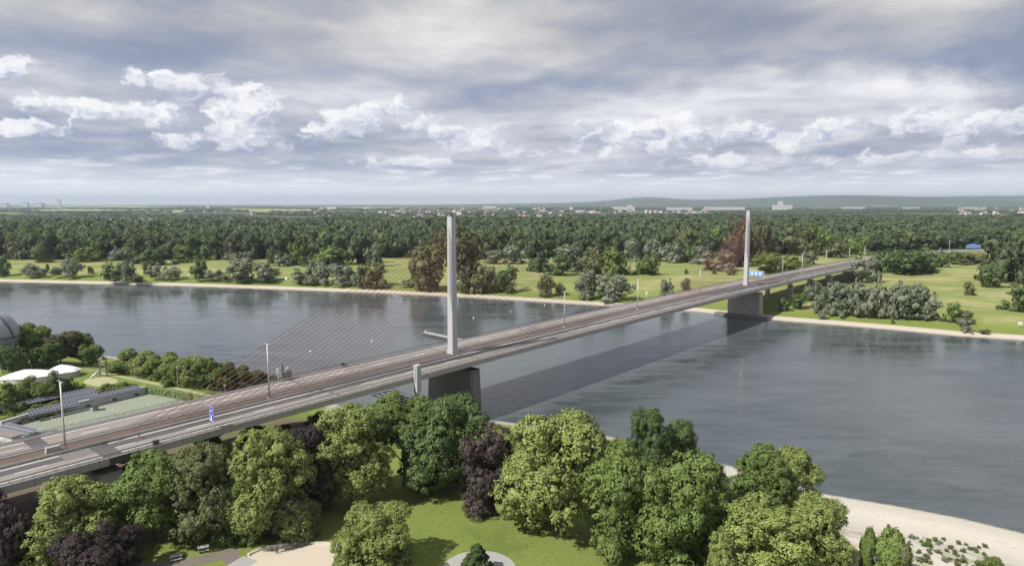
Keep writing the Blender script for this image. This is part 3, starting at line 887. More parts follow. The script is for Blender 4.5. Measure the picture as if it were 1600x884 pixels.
# dark shrubs on the slope under the deck
for x, y, w, h, k, lb in [(445, 700, 60, 34, 'leaf_purple', 'dark shrub under the deck above the tall yellow-green tree'), (400, 690, 50, 26, 'leaf_dark', 'low dark green shrub in the shade of the deck'),
                          (500, 670, 50, 26, 'leaf_mid', 'green shrub at the deck edge where the bank turns to sand'), (330, 700, 46, 26, 'leaf_olive', 'olive shrub touching the underside edge of the deck'), (215, 740, 60, 30, 'leaf_dark', 'dark shrub beside the thick pier'),
                          (600, 668, 60, 40, 'leaf_light', 'light green tree top just below the inspection lift'), (655, 668, 60, 50, 'leaf_mid', 'green tree top directly below the inspection lift tower')]:
    near_tree(x, y - h, y, w, k, lb, 'dome', 11, 0, 'shrub', 'shrub')

# ------------------------------------------------------------------ riverside trees on the tank side
LT = [(50, 506, 566, 54, 'leaf_mid', 'green tree beside the grey gas sphere'), (20, 540, 585, 40, 'leaf_dark', 'dark tree below the grey gas sphere'),
      (95, 520, 568, 56, 'leaf_brown', 'brownish dark tree behind the white hall'), (130, 522, 568, 30, 'leaf_dark', 'dark tree at the end of the row behind the white hall'),
      (142, 537, 572, 32, 'leaf_mid', 'brighter small tree ending the row behind the white hall'), (75, 535, 572, 44, 'leaf_dark', 'dark filler tree behind the middle of the white hall')]
for x, t0, b0, w, k, lb in LT: near_tree(x, t0, b0, w, k, lb, 'round', 3 + x % 5, .05)
ROW = [(183, 566, 582, 24, 'leaf_mid', 'lowest bush where the river hedge begins near the play tower'), (205, 545, 584, 40, 'leaf_mid', 'tall dark tree at the start of the river hedge'), (232, 549, 589, 42, 'leaf_light', 'green tree in the river hedge behind the second path lamp'), (258, 553, 594, 40, 'leaf_mid', 'dark tree in the river hedge above the ivy wall'),
       (282, 557, 600, 40, 'leaf_light', 'green tree in the river hedge behind the path lamp by the ivy wall'), (306, 558, 604, 40, 'leaf_light', 'light green tree in the middle of the river hedge'), (329, 560, 606, 42, 'leaf_mid', 'green tree of the river hedge where the red cables begin to cross it'), (352, 566, 608, 40, 'leaf_olive', 'olive tree of the river hedge behind the red cables'),
       (374, 574, 608, 36, 'leaf_olive', 'lower olive tree of the river hedge behind the red cables'), (396, 578, 607, 36, 'leaf_olive', 'olive tree of the river hedge close to the bridge railing'), (416, 584, 605, 30, 'leaf_olive', 'last low tree of the river hedge by the bridge'), (272, 580, 603, 24, 'leaf_mid', 'small round bush before the river hedge beside the path lamp')]
for x, t0, b0, w, k, lb in ROW: near_tree(x, t0, b0, w * 1.22, k, lb, 'dome', [11, 9, 5, 4][x % 4], .0, grp='trees of the river hedge')
HG = [(14, 598, 640, 50, 'leaf_mid', 'dense green bush at the picture edge before the white hall'), (50, 588, 628, 56, 'leaf_mid', 'dense green bush in the middle before the white hall'), (86, 580, 622, 46, 'leaf_dark', 'dark green bush before the end of the white hall'), (112, 590, 618, 30, 'leaf_olive', 'olive bush beside the pale round plaza'),
      (130, 600, 618, 36, 'leaf_mid', 'green bush between the plaza and the solar rows'), (165, 600, 612, 40, 'leaf_olive', 'low olive bush below the pale round plaza'), (192, 597, 610, 36, 'leaf_mid', 'low green bush beside the end of the concrete wall'), (20, 645, 662, 40, 'leaf_lime', 'yellow-green planting between solar rows at the picture edge'), (60, 632, 650, 50, 'leaf_lime', 'yellow-green planting between solar rows before the basin wall'), (88, 626, 640, 34, 'leaf_lime', 'yellow-green planting end beside the solar block')]
for x, t0, b0, w, k, lb in HG: near_tree(x, t0, b0, w, k, lb, 'bush', 14, .0, 'shrub', 'shrub')

# ------------------------------------------------------------------ far bank bushes and trees
FB = {}
def far_proto(prof, i):
    if (prof, i) not in FB:
        FB[(prof, i)] = proto('far_crown', 'leaf_mid', seed=100 + i, ratio=1.0, prof=prof, nl=13, nclump=190, nleaf=10, leaf=.062, clump=.13, lobe=(.26, .42), core=0.62)
    return FB[(prof, i)]
W_, G_, D_, L_, B_, T_, R_, O_, F_ = ('leaf_' + k for k in ('willow', 'mid', 'dark', 'lime', 'brown', 'tan', 'rust', 'olive', 'forest'))
def far_plant(i, x, y, w, h, k, lb, prof='bush', name='bush', cat='bush', grp=None):
    P = on_ground(x, y); dep = depth(P)
    R = w * dep / FPX / 2; Ht = top_z(P, y - h) - P[2]
    o = link(name, far_proto(prof, i % 4)); setmat(o, k)
    o.location = P; o.rotation_euler.z = (i * 2.399) % 6.283; wk = 1.30 if prof == 'bush' else 1.10; o.scale = (R * wk, R * wk * .95, Ht / 2 * 1.08)
    tag(o, lb, cat, grp)
FP = [
 (2, 430, 26, 28, D_, 'dark bush on the far bank cut by the picture edge'),
 (49, 431, 24, 18, W_, 'grey-green bush with a notched top, second on the far bank from the picture edge'),
 (62, 431, 16, 12, W_, 'pale low bush joined to the notched grey-green bush'),
 (74, 426, 6, 13, G_, 'tiny slender tree alone on the far meadow'),
 (90, 430, 17, 12, D_, 'low round dark bush in the meadow clump before the wood'),
 (112, 431, 29, 27, W_, 'tallest bush of the meadow clump before the wood'),
 (143, 427, 11, 11, G_, 'single small ball-shaped bush on the open meadow'),
 (65, 410, 24, 24, O_, 'olive tree at the wood edge above the slender tree'),
 (135, 409, 32, 22, L_, 'yellow-green tree at the wood edge'),
 (151, 407, 16, 30, G_, 'pointed tree behind the yellow-green one at the wood edge'),
 (185, 407, 32, 20, W_, 'pale rounded willow at the wood edge'),
 (212, 412, 26, 40, F_, 'tall dark tree standing out of the wood edge'),
 (243, 414, 42, 26, D_, 'broad dark bush at the wood edge beside the tall dark tree'),
 (180, 438, 34, 26, D_, 'large dark green bush close to the far shore'),
 (204, 439, 28, 31, W_, 'large grey-green bush fused to the dark bush at the far shore'),
 (217, 441, 22, 10, O_, 'low olive scrub at the foot of the large grey-green bush'),
 (227, 429, 9, 19, G_, 'slender upright sapling between two shore bushes'),
 (241, 434, 19, 20, W_, 'first half of the long silver bush on the meadow'),
 (266, 435, 29, 18, W_, 'second half of the long silver bush on the meadow'),
 (286, 410, 34, 26, G_, 'green bush at the wood edge behind the long silver bush'),
 (313, 436, 28, 30, D_, 'upright dark bush near the far shore with a low bush chain beside it'),
 (334, 436, 26, 14, W_, 'low silver bush of the chain beside the upright dark bush'),
 (353, 438, 17, 9, O_, 'lowest bush of the chain near the far shore'),
 (381, 440, 42, 34, W_, 'big domed silver willow near the far shore'),
 (415, 439, 38, 28, W_, 'smaller domed willow touching the big one'),
 (474, 442, 32, 22, W_, 'dark-based willow at the start of the long willow group'),
 (502, 443, 40, 33, W_, 'highest willow of the long willow group before the red cables'),
 (534, 445, 36, 30, W_, 'willow in the middle of the long willow group'),
 (561, 444, 26, 25, W_, 'last pale willow of the long group, touching the brown bush'),
 (583, 448, 44, 35, B_, 'brown-tinted bush at the shore behind the outer red cables'),
 (366, 411, 28, 16, W_, 'flat-topped willow at the wood edge behind the big domed willow'),
 (388, 408, 16, 14, W_, 'small willow at the wood edge next to the flat-topped one'),
 (424, 412, 18, 22, D_, 'dark upright bush at the wood edge'),
 (441, 416, 26, 18, W_, 'low willow at the wood edge before the gap in the meadow'),
 (464, 414, 30, 32, G_, 'tall pale-topped tree at the wood edge'),
 (478, 416, 22, 15, D_, 'dark low bush at the foot of the pale-topped tree'),
 (512, 414, 50, 28, G_, 'wide bush at the wood edge above the long willow group'),
 (553, 412, 62, 48, F_, 'massive dark tree jutting from the wood above the brown bush'),
 (582, 416, 30, 34, W_, 'silver-topped tree beside the massive dark tree'),
 (672, 453, 54, 66, O_, 'big olive-brown tree behind the densest red cables'),
 (650, 446, 26, 40, O_, 'olive-brown tree on the outer flank of the cable fan'),
 (634, 446, 18, 9, W_, 'tiny silver bush on the bank under the cables'),
 (645, 421, 14, 7, G_, 'small dark bush alone in the meadow under the cables'),
 (728, 455, 52, 88, B_, 'tall brown-olive tree directly beside the large pylon'),
 (742, 456, 46, 42, O_, 'olive bush at the foot of the tall tree beside the large pylon'),
 (768, 456, 24, 36, B_, 'narrow brown bush of the shore clump beside the large pylon'),
 (786, 456, 40, 38, D_, 'rounded dark bush ending the shore clump beside the large pylon'),
 (772, 412, 28, 20, W_, 'silver bush at the wood edge above the shore clump'),
 (806, 412, 38, 27, W_, 'wide silver bush at the wood edge above the cable shadows'),
 (752, 405, 30, 40, O_, 'olive tree at the wood edge behind the large pylon'),
 (845, 424, 46, 52, F_, 'tall dark tree at the head of the meadow thicket'),
 (893, 424, 46, 39, W_, 'pale tree in the meadow thicket beside its tallest tree'),
 (925, 428, 36, 38, O_, 'olive tree in the middle of the meadow thicket'),
 (958, 429, 50, 40, G_, 'green tree near the end of the meadow thicket'),
 (1006, 429, 38, 28, G_, 'domed green bush standing before the end of the meadow thicket'),
 (875, 430, 34, 30, D_, 'dark bush low in the front of the meadow thicket'),
 (854, 463, 28, 33, O_, 'brown-green bush by the far shore before the first lamp mast past the pylon'),
 (875, 459, 16, 16, D_, 'small dark bush attached to the brown-green shore bush'),
 (806, 424, 10, 6, D_, 'tiny bush beside the mown stripes'),
 (990, 408, 28, 33, W_, 'pale upright tree at the wood edge behind the domed bush'),
 (1020, 408, 34, 32, W_, 'big silver tree at the wood edge'),
 (1050, 410, 32, 28, W_, 'silver tree second in the row before the tan willow'),
 (1074, 410, 30, 26, D_, 'dark-sided tree in the row before the tan willow'),
 (1094, 412, 26, 26, W_, 'silver tree just behind the tan willow'),
 (919, 467, 38, 43, W_, 'taller of the two round silver willows near the far shore'),
 (956, 468, 54, 38, W_, 'wider of the two round silver willows near the far shore'),
 (1044, 463, 27, 26, W_, 'round silver willow by the bridge railing at mid river'),
 (1073, 456, 16, 20, T_, 'thin tan bush behind the bridge railing'),
 (1072, 428, 7, 7, D_, 'tiny dark bush on the meadow below the tan willow'),
 (1120, 422, 54, 28, T_, 'low pinkish tan willow on the meadow before the rust-coloured tree'),
 (1148, 417, 46, 74, R_, 'tall rust-coloured tree beside the smaller far pylon'),
 (1163, 416, 30, 58, R_, 'rust-tinted tree directly behind the smaller far pylon'),
 (1188, 410, 42, 60, B_, 'brown-olive tree just past the smaller far pylon'),
 (1143, 430, 13, 9, O_, 'small olive bush on the meadow at the foot of the far pylon'),
 (1116, 428, 8, 7, D_, 'tiny dark bush on the meadow below the rust-coloured tree'),
 (1204, 427, 46, 30, L_, 'yellow-green dome beside the blue direction sign'),
 (1236, 424, 42, 24, L_, 'low yellow-green bush behind the lamp masts past the far pylon'),
 (1248, 399, 44, 46, O_, 'wide olive tree at the end of the far bridge'),
 (1277, 399, 38, 42, G_, 'green tree beside the wide olive tree above the far bridge'),
 (1262, 413, 24, 18, W_, 'silver bush at the railing below the wide olive tree'),
 (1310, 402, 40, 24, O_, 'olive bush behind the last lamp masts'),
 (1340, 398, 36, 26, G_, 'green tree where the bridge road enters the wood'),
 (1384, 425, 38, 36, D_, 'dark rounded tree beside the road end of the bridge'),
 (1420, 429, 50, 36, D_, 'broad dark tree on the dyke beside the road end'),
 (1447, 427, 36, 32, D_, 'dark tree next to the mown mound'),
 (1352, 441, 40, 38, W_, 'silver willow hiding the end of the bridge deck'),
 (1472, 418, 38, 25, D_, 'dark bush above the mown mound'),
 (1500, 413, 38, 18, O_, 'olive bush along the top of the mown mound'),
 (1528, 411, 30, 14, O_, 'lowest olive bush along the top of the mown mound'),
 (1568, 440, 62, 70, F_, 'very big dark tree with bare stems at the meadow edge'),
 (1604, 442, 60, 68, F_, 'very big dark tree cut by the picture edge behind the meadow'),
 (1550, 449, 32, 32, D_, 'rounded dark bush in front of the very big dark tree'),
 (1515, 461, 21, 19, O_, 'small conical bush alone in the middle of the meadow'),
 (1598, 486, 52, 42, D_, 'dark bush on the meadow cut by the picture edge'),
 (1284, 487, 30, 42, W_, 'outermost willow of the long riverside group beside the bridge'),
 (1306, 491, 38, 44, W_, 'second willow of the long riverside group from the bridge'),
 (1332, 489, 38, 46, W_, 'third willow of the long riverside group from the bridge'),
 (1358, 493, 42, 48, W_, 'middle willow of the long riverside group'),
 (1388, 492, 46, 49, W_, 'highest willow of the long riverside group'),
 (1418, 495, 44, 48, W_, 'next to last willow of the long riverside group'),
 (1446, 497, 46, 45, W_, 'last and fullest willow of the long riverside group'),
 (1488, 500, 26, 26, G_, 'green bush beside the last willow of the riverside group'),
 (1507, 502, 30, 18, O_, 'low spreading olive bush beside the green bush near the far shore'),
 (1508, 518, 20, 19, W_, 'single ball-shaped silver willow right at the far shore'),
 (1284, 498, 15, 14, W_, 'tiny silver bush at the sandy edge beside the bridge'),
 (1395, 505, 6, 8, D_, 'tiny dark bush on the green bank below the riverside willows'),
 (1536, 520, 16, 6, O_, 'flat olive tuft on the bank near the white board'),
 (1248, 480, 22, 20, D_, 'dark bush in the shade of the far bridge piers'),
 (1225, 484, 20, 18, D_, 'dark low bush just behind the far river pier'),
 (1262, 470, 22, 22, W_, 'silver bush below the far deck edge'),
 (1318, 462, 30, 20, W_, 'silver bush before the dark opening under the far deck'),
]
for i, r in enumerate(FP): far_plant(i, *r, prof='bush' if r[2] * .9 > r[3] or i % 2 else 'dome', name='tree' if r[3] > 30 else 'bush', cat='tree' if r[3] > 30 else 'bush')

# ------------------------------------------------------------------ wood behind the meadow
fx = [-700, -300, 0, 300, 560, 700, 800, 1000, 1180, 1250, 1330, 1420, 1500, 1560, 1650, 2000]
fy = [404, 405, 406, 406, 404, 403, 403, 403, 400, 396, 394, 392, 388, 388, 396, 405]
bx_ = [-700, 300, 560, 800, 1200, 2000]; bd_ = [1700, 1750, 2000, 2300, 2900, 2900]
E1 = bp(S1, 0)
road = [tuple(E1), tuple(at(1425, 396.5, 14)), tuple(at(1480, 392.5, 13)), tuple(at(1560, 390, 12)), tuple(at(1700, 391, 12))]
RD = np.array([bp(300, 0)[:2]] + [q[:2] for q in road])
def road_dist(X, Y): return abs(float(sdist(np.array([X]), np.array([Y]), RD, 1)[0]))
cand = []
rngf = np.random.default_rng(5)
d0 = 640.0
while d0 < 2900:
    step = d0 * .0185
    for x in np.arange(-1.15 * d0, 1.15 * d0, step * 1.02):
        X = x + rngf.uniform(-.45, .45) * step; Y = d0 + rngf.uniform(-.45, .45) * step
        px = 800 + FPX * X / (Y * CT); front = at(px, np.interp(px, fx, fy), 6)
        if Y < front[1] or Y > np.interp(px, bx_, bd_): continue
        if road_dist(X, Y) < 45: continue
        hgt = rngf.uniform(27, 35) if px < 1150 else rngf.uniform(19, 27)
        hgt *= np.interp(px, [-300, 200, 900, 1200], [1.02, 1.0, .92, 1.0])
        cand.append((Y - front[1], X, Y, hgt, max(step * .80, 8.0) * rngf.uniform(.8, 1.35), px))
    d0 += step
cand.sort(key=lambda c: c[0] / c[2])
inview = [c for c in cand if -40 < c[5] < 1640]
single = set(id(c) for c in inview[:270])
WP = [proto('wood_crown', 'leaf_forest', seed=200 + i, ratio=1.0, prof='dome' if i % 2 else 'round', nl=12, nclump=150, nleaf=9, leaf=.070, clump=.15, lobe=(.26, .42), core=.74) for i in range(4)]
k = 0
for c in cand:
    if id(c) not in single: continue
    _, X, Y, hg, r, px = c
    o = link('woodland_tree', WP[k % 4]); k += 1
    o.location = (X, Y, gz(X, Y) - .3); r2 = max(r, 7.5)
    o.scale = (r2, r2, hg * rngf.uniform(.95, 1.18) / 2); o.rotation_euler.z = rngf.uniform(0, 6.28)
    if rngf.random() < .3: setmat(o, ['leaf_dark', 'leaf_olive', 'leaf_dark', 'leaf_brown', 'leaf_mid'][k % 5])
    tag(o, 'tall dark green tree in the dense front of the wood behind the meadow', 'tree', 'trees along the front of the wood')
SP = [crown_quads(seed=300 + i, ratio=1.0, prof='dome', nl=9, nclump=36, nleaf=5, leaf=.23, clump=.2, lobe=(.34, .48), core=0) for i in range(6)]
cv_, cf_ = small_ico()
def with_core(q):
    V, r, nr = q; rg_ = np.random.default_rng(len(r)); k_ = cv_ * np.array([.86, .86, .78]) * (1 + rg_.normal(0, .06, (len(cv_), 1))) + np.array([0, 0, .98])
    T3 = k_[cf_]; C3 = np.stack([T3[:, 0], T3[:, 1], T3[:, 2], (T3[:, 2] + T3[:, 0]) / 2], 1)
    sel = C3[:, :, 2].mean(1) > .5
    return np.concatenate([V, C3[sel]]), np.concatenate([r, rg_.uniform(.2, .6, sel.sum())]), np.concatenate([nr, unit(cv_[cf_].mean(1))[sel]])
SP = [with_core(q) for q in SP]
def mass(items, name, mat):
    Vs, Rs, Ns = [], [], []
    for X, Y, z, hg, r in items:
        V, rn, nq = SP[rngf.integers(6)]; a = rngf.uniform(0, 6.28); ca, sa = math.cos(a), math.sin(a)
        x, y = V[..., 0] * r, V[..., 1] * r
        Vs.append(np.stack([x * ca - y * sa + X, x * sa + y * ca + Y, V[..., 2] * hg / 2 + z], -1))
        Ns.append(unit(np.stack([nq[:, 0] * ca - nq[:, 1] * sa, nq[:, 0] * sa + nq[:, 1] * ca, nq[:, 2]], -1)))
        Rs.append(np.clip(rn * .6 + rngf.uniform(0, .4), 0, 1))
    return tag(link(name, quads_mesh(name, np.concatenate(Vs), np.concatenate(Rs), mat, np.concatenate(Ns))), kind='stuff')
rest = [c for c in cand if id(c) not in single]
rz_ = ground_z(np.array([c[1] for c in rest]), np.array([c[2] for c in rest]))
mass([(c[1], c[2], z - .5, c[3] * rngf.uniform(.88, 1.08), c[4]) for c, z in zip(rest, rz_)], 'far_woodland', 'leaf_forest')
# tree belts on the plain beyond
belts = []
while len(belts) < 7000:
    Y = math.exp(rngf.uniform(math.log(1700), math.log(10500))); X = rngf.uniform(-.95, .95) * Y
    px = 800 + FPX * X / Y
    if Y < np.interp(px, bx_, bd_) * .98: continue
    v = math.sin(X / (Y * .055) + Y / 700) + math.sin(Y / 310 + X / 900) * 1.2 + math.sin(X / 420 - Y / 530)
    fld = 4400 < Y < 7600 and px < 620
    if v < (.9 if fld else -.9 if Y < 4400 else -.1 if px > 560 else .4): continue
    belts.append((X, Y, 0, rngf.uniform(10, 17) * (1 if Y < 5000 else 1.15), max(9, Y * .0052) * rngf.uniform(.6, 1.3)))
bz = ground_z(np.array([q[0] for q in belts]), np.array([q[1] for q in belts]))
mass([(q[0], q[1], z - .5, q[3], q[4]) for q, z in zip(belts, bz)], 'far_tree_belts', 'leaf_forest')

# ------------------------------------------------------------------ far town
def house_mesh(w, d, h, rh, roof):
    mb = MB(); mb.box((0, 0, h / 2), (w, d, h), mi=0)
    a, b_ = w / 2 + .3, d / 2 + .3
    mb.add([(-a, -b_, h + .01), (a, -b_, h + .01), (a, b_, h + .01), (-a, b_, h + .01), (-a, 0, h + rh), (a, 0, h + rh)], [(0, 1, 5, 4), (2, 3, 4, 5), (0, 4, 3), (1, 2, 5), (3, 2, 1, 0)], 1)
    for x in np.arange(-w / 2 + 1.6, w / 2 - 1, 2.6):
        for z in np.arange(1.6, h - .6, 2.9):
            mb.box((x, -d / 2 - .01, z), (1.1, .06, 1.3), mi=2)
    return mb.mesh('house', ['wall_pale', roof, 'glass_dark'])
HM = [house_mesh(14, 10, 6, 4.5, 'roof_red'), house_mesh(18, 11, 8.5, 4.5, 'roof_slate'), house_mesh(12, 10, 5.5, 5, 'roof_slate'), house_mesh(26, 12, 11, 3.5, 'roof_red')]
cnt = 0
while cnt < 270:
    px = rngf.choice([rngf.uniform(560, 1110), rngf.uniform(330, 620), rngf.uniform(1480, 1600), rngf.uniform(600, 900)], p=[.5, .12, .13, .25])
    Y = math.exp(rngf.uniform(math.log(2450), math.log(9000))); X = (px - 800) / FPX * Y
    if Y < np.interp(px, bx_, bd_) + 80: continue
    if px < 620 and 4400 < Y: continue
    o = link('house', HM[rngf.integers(4)]); o.location = (X, Y, gz(X, Y)); o.rotation_euler.z = rngf.uniform(-.9, .9)
    sc_ = 1.0 if Y < 4000 else rngf.uniform(1.2, 1.9); o.scale = (sc_, sc_, sc_ * rngf.uniform(.95, 1.3))
    tag(o, 'small pale house with a pitched roof in the far town beyond the wood', 'house', 'houses of the far town'); cnt += 1
def hall(px, Y, w, h, lb, d=30, tower=None, rz=0.0, z0=None):
    X = (px - 800) / FPX * Y; t_ = thing('industrial_hall', lb, 'hall', (X, Y, gz(X, Y) if z0 is None else z0), rz)
    mb = MB(); mb.box((0, 0, h / 2), (w, d, h))
    if tower: mb.box((w * tower[0], 2, h / 2 + tower[1] / 2), (w * .25, d * .7, h + tower[1]))
    mb.build('wall', 'hall_pale', t_)
    mb = MB(); mb.box((0, 0, h + .4), (w + 1.2, d + 1.2, .7))
    mb.build('roof', 'parapet_grey', t_)
hall(186, 2500, 46, 15, 'long low white hall in the trees beyond the wood below the pale fields')
hall(203, 2550, 20, 15, 'short white hall next to the long low one beyond the wood')
hall(234, 2500, 42, 15, 'second long white hall beyond the wood')
hall(906, 5200, 70, 22, 'bright white hall standing alone at the edge of the far town', tower=None)
hall(975, 6500, 190, 42, 'long white factory block below the hump of the hills', tower=(.25, 16))
hall(1220, 7600, 210, 56, 'large white factory with a stepped tower below the hills', tower=(-.1, 40))
hall(1130, 7200, 420, 34, 'row of white factory halls before the stepped tower')
hall(1060, 7000, 260, 30, 'pale row of halls between two white factories')
hall(1330, 8200, 260, 34, 'white hall beyond the wood on the road side of the stepped tower')
hall(1420, 8400, 190, 30, 'low white hall far beyond the wood, under the long ridge')
hall(1515, 8400, 330, 26, 'very long low white hall under the ridge')
hall(575, 7800, 80, 36, 'white block in the haze above the pale field strip')
hall(520, 8600, 120, 34, 'pale block row far off in the haze')
hall(765, 8200, 150, 44, 'pale block group on the skyline above the large pylon')
# skyline towers at the flat end of the horizon
for px, Y, w, h, lb in [(97, 13000, 60, 150, 'single square tower on the flat skyline'), (12, 14000, 150, 80, 'low block on the skyline at the picture edge'), (45, 14000, 110, 100, 'stubby block on the skyline beside the square tower'), (66, 14000, 170, 85, 'wide low block on the skyline beside the square tower'), (328, 9000, 45, 60, 'pale tower block on the hazy plain')]:
    t_ = thing('tower_block', lb, 'tower', ((px - 800) / FPX * Y, Y, 0))
    mb = MB(); mb.box((0, 0, h / 2), (w, w * .6, h)); mb.build('wall', 'parapet_grey', t_)
    mb = MB(); mb.box((0, 0, h + 4), (w * .5, w * .4, 8)); mb.build('roof_plant', 'steel_grey', t_)
X, Y = (1590 - 800) / FPX * 5200, 5200
t_ = thing('church', 'pale church with a pointed spire in the far town near the picture edge', 'church', (X, Y, gz(X, Y)))
mb = MB(); mb.box((0, 0, 14), (9, 9, 28)); mb.build('tower', 'white_plain', t_)
mb = MB(); mb.lathe((0, 0, 28), [(6, 0), (3, 10), (.2, 24)], 8); mb.build('spire', 'parapet_grey', t_)
mb = MB(); mb.box((16, 0, 7), (26, 14, 14)); mb.build('nave', 'white_plain', t_)

# ------------------------------------------------------------------ motorway in the far woods
def ribbon(name, pts, width, mat, dz=.06, kind='structure', step=2.0, z=None):
    P = np.array(pts, float); seg = np.linalg.norm(np.diff(P[:, :2], axis=0), axis=1); s = np.concatenate([[0], np.cumsum(seg)])
    q = np.linspace(0, s[-1], max(2, int(s[-1] / step))); x = np.interp(q, s, P[:, 0]); y = np.interp(q, s, P[:, 1])
    tx, ty = np.gradient(x), np.gradient(y); l = np.hypot(tx, ty); nx, ny = -ty / l, tx / l
    mb = MB(); zs = ground_z(x, y) + dz if z is None else np.full(len(x), z)
    k = 5
    for i in range(len(x)):
        for j in range(k):
            o = (j / (k - 1) - .5) * width; X_, Y_ = x[i] + nx[i] * o, y[i] + ny[i] * o
            mb.v.append((X_, Y_, (gz(X_, Y_) + dz) if z is None else z))
    for i in range(len(x) - 1):
        for j in range(k - 1): a = i * k + j; mb.f.append((a, a + 1, a + k + 1, a + k)); mb.m.append(0)
    o = mb.build(name, mat)
    if kind: tag(o, kind=kind)
    return o
# embankment carrying the motorway beyond the bridge
P = np.array(road); s = np.concatenate([[0], np.cumsum(np.linalg.norm(np.diff(P[:, :2], axis=0), axis=1))]); q = np.linspace(0, s[-1], 60)
x, y, zc = (np.interp(q, s, P[:, i]) for i in range(3)); tx, ty = np.gradient(x), np.gradient(y); l = np.hypot(tx, ty); nx, ny = ty / l, -tx / l
mb = MB(); mr = MB()
for i in range(60):
    for n_, z in ((-34, 4.5), (-16, zc[i] - .05), (16, zc[i] - .05), (34, 4.5)): mb.v.append((x[i] + nx[i] * n_, y[i] + ny[i] * n_, z))
    for n_ in (-13.5, 13.5): mr.v.append((x[i] + nx[i] * n_, y[i] + ny[i] * n_, zc[i]))
for i in range(59):
    for j in range(3): a = i * 4 + j; mb.f.append((a, a + 1, a + 5, a + 4)); mb.m.append(0)
    mr.f.append((i * 2, i * 2 + 1, i * 2 + 3, i * 2 + 2)); mr.m.append(0)
plain('bank_grass', (.135, .165, .045), .95, .3, .2)
tag(mb.build('embankment', 'bank_grass'), kind='structure'); tag(mr.build('motorway', 'asphalt_pale'), kind='structure')
P = at(1521, 391.5, 12.5)
gt = thing('gantry_sign', 'wide blue gantry sign over the motorway seen between far trees', 'sign', tuple(P), .15)
mb = MB(); mb.box((0, 0, 5.6), (20, .4, 4.6)); mb.box((-2, 0, 8.4), (11, .4, 1.6)); mb.build('board', 'sky_blue_panel', gt)
mb = MB(); mb.tube((-11, .4, 0), (-11, .4, 8), .25, .25, 8); mb.tube((11, .4, 0), (11, .4, 8), .25, .25, 8); mb.tube((-11, .4, 7.6), (11, .4, 7.6), .2, .2, 8); mb.build('gantry_frame', 'galvanised', gt)
for i, (x_, y_, h_, lb) in enumerate([(1483, 392.5, 17, 'lamp mast on the far motorway before the blue gantry sign'), (1538, 391, 20, 'lamp mast on the far motorway past the blue gantry sign'), (1469, 393, 7, 'short pale post on the far motorway')]):
    P = at(x_, y_, 12.8); t_ = thing('lamp_mast', lb, 'street lamp', tuple(P), 0, 'lamp masts on the far motorway')
    k_ = h_ * .95 * depth(P) / FPX; mb = MB(); mb.tube((0, 0, 0), (0, 0, k_), .32, .2, 8); mb.build('mast', 'galvanised', t_)
    mb = MB(); mb.box((0, 0, k_ + .1), (1.8, .5, .2)); mb.build('lamp_head', 'galvanised', t_)
# ------------------------------------------------------------------ the park
def sheet(name, pxs, mat, z, t_=.012, kind='structure'):
    pts = [at(x, y, z)[:2] for x, y in pxs]
    mb = MB(); mb.poly(pts, z - .3, z + t_); o = mb.build(name, mat)
    if kind: tag(o, kind=kind)
    return o, pts
def smooth_closed(pts, n=6):
    P = np.array(pts, float); out = []
    N = len(P)
    for i in range(N):
        p0, p1, p2, p3 = P[i - 1], P[i], P[(i + 1) % N], P[(i + 2) % N]
        for k in range(n):
            u = k / n; out.append(.5 * (2 * p1 + (p2 - p0) * u + (2 * p0 - 5 * p1 + 4 * p2 - p3) * u * u + (3 * p1 - p0 - 3 * p2 + p3) * u ** 3))
    return [tuple(p) for p in out]
oval = smooth_closed([(384, 874), (402, 861), (432, 853), (470, 849.5), (510, 850), (542, 856), (566, 868), (580, 888), (560, 915), (470, 925), (390, 905)])
sheet('sand_oval', oval, 'sand_pale', 7.02)
arc = [at(x, y, 7.0) for x, y in oval[2:44]]
kt = thing('low_wall', 'low pale kerb wall curving round the sandy oval', 'wall', tuple(arc[15]))
mb = MB()
for a, b_ in zip(arc, arc[1:]):
    d = b_ - a; l = np.linalg.norm(d); c = (a + b_) / 2 - arc[15]
    if l > .05: mb.box((c[0], c[1], .2), (l + .05, .42, .5), math.atan2(d[1], d[0]))
mb.build('kerb_stones', 'kerb_white', kt)
disc = [tuple(at(748, 889, 7)[:2] + np.array([math.cos(a), math.sin(a)]) * 7.1) for a in np.linspace(0, 2 * math.pi, 49)[:-1]]
mb = MB(); mb.poly(disc, 6.7, 7.02); tag(mb.build('paved_circle', 'paving_grey'), kind='structure')
ribbon('park_path', [at(x, y, 7) for x, y in ((150, 905), (215, 889), (280, 881), (330, 871), (372, 860))], 3.4, 'path_brown', .03)
ribbon('paved_path', [at(x, y, 7) for x, y in ((330, 912), (362, 889), (392, 872))], 4.0, 'paving_grey', .045)
ribbon('park_path', [at(x, y, 7) for x, y in ((372, 905), (368, 880), (350, 862))], 2.6, 'path_brown', .037)
for x, y, lb, rz in ((275, 873, 'grey picnic table in the tree shade nearer the lower edge', .5), (318, 859, 'grey picnic table in the tree shade nearer the trees', .45)):
    t_ = thing('picnic_table', lb, 'table', tuple(at(x, y, 7.0)), rz, 'picnic tables under the trees')
    mb = MB(); mb.box((0, 0, .78), (2.1, 1.25, .09)); mb.build('tabletop', 'table_grey', t_)
    for s_ in (-1, 1):
        mb = MB(); mb.box((0, s_ * 1.05, .45), (2.1, .38, .07)); mb.build('bench', 'table_grey', t_)
        mb = MB(); mb.box((s_ * .75, 0, .37), (.12, .9, .73)); mb.box((s_ * .75, 0, .395), (.1, 2.2, .07)); mb.build('leg_frame', 'wood_grey', t_)
t_ = thing('wooden_post', 'small pale wooden post standing on the sunny lawn', 'post', tuple(at(738, 799, 7)))
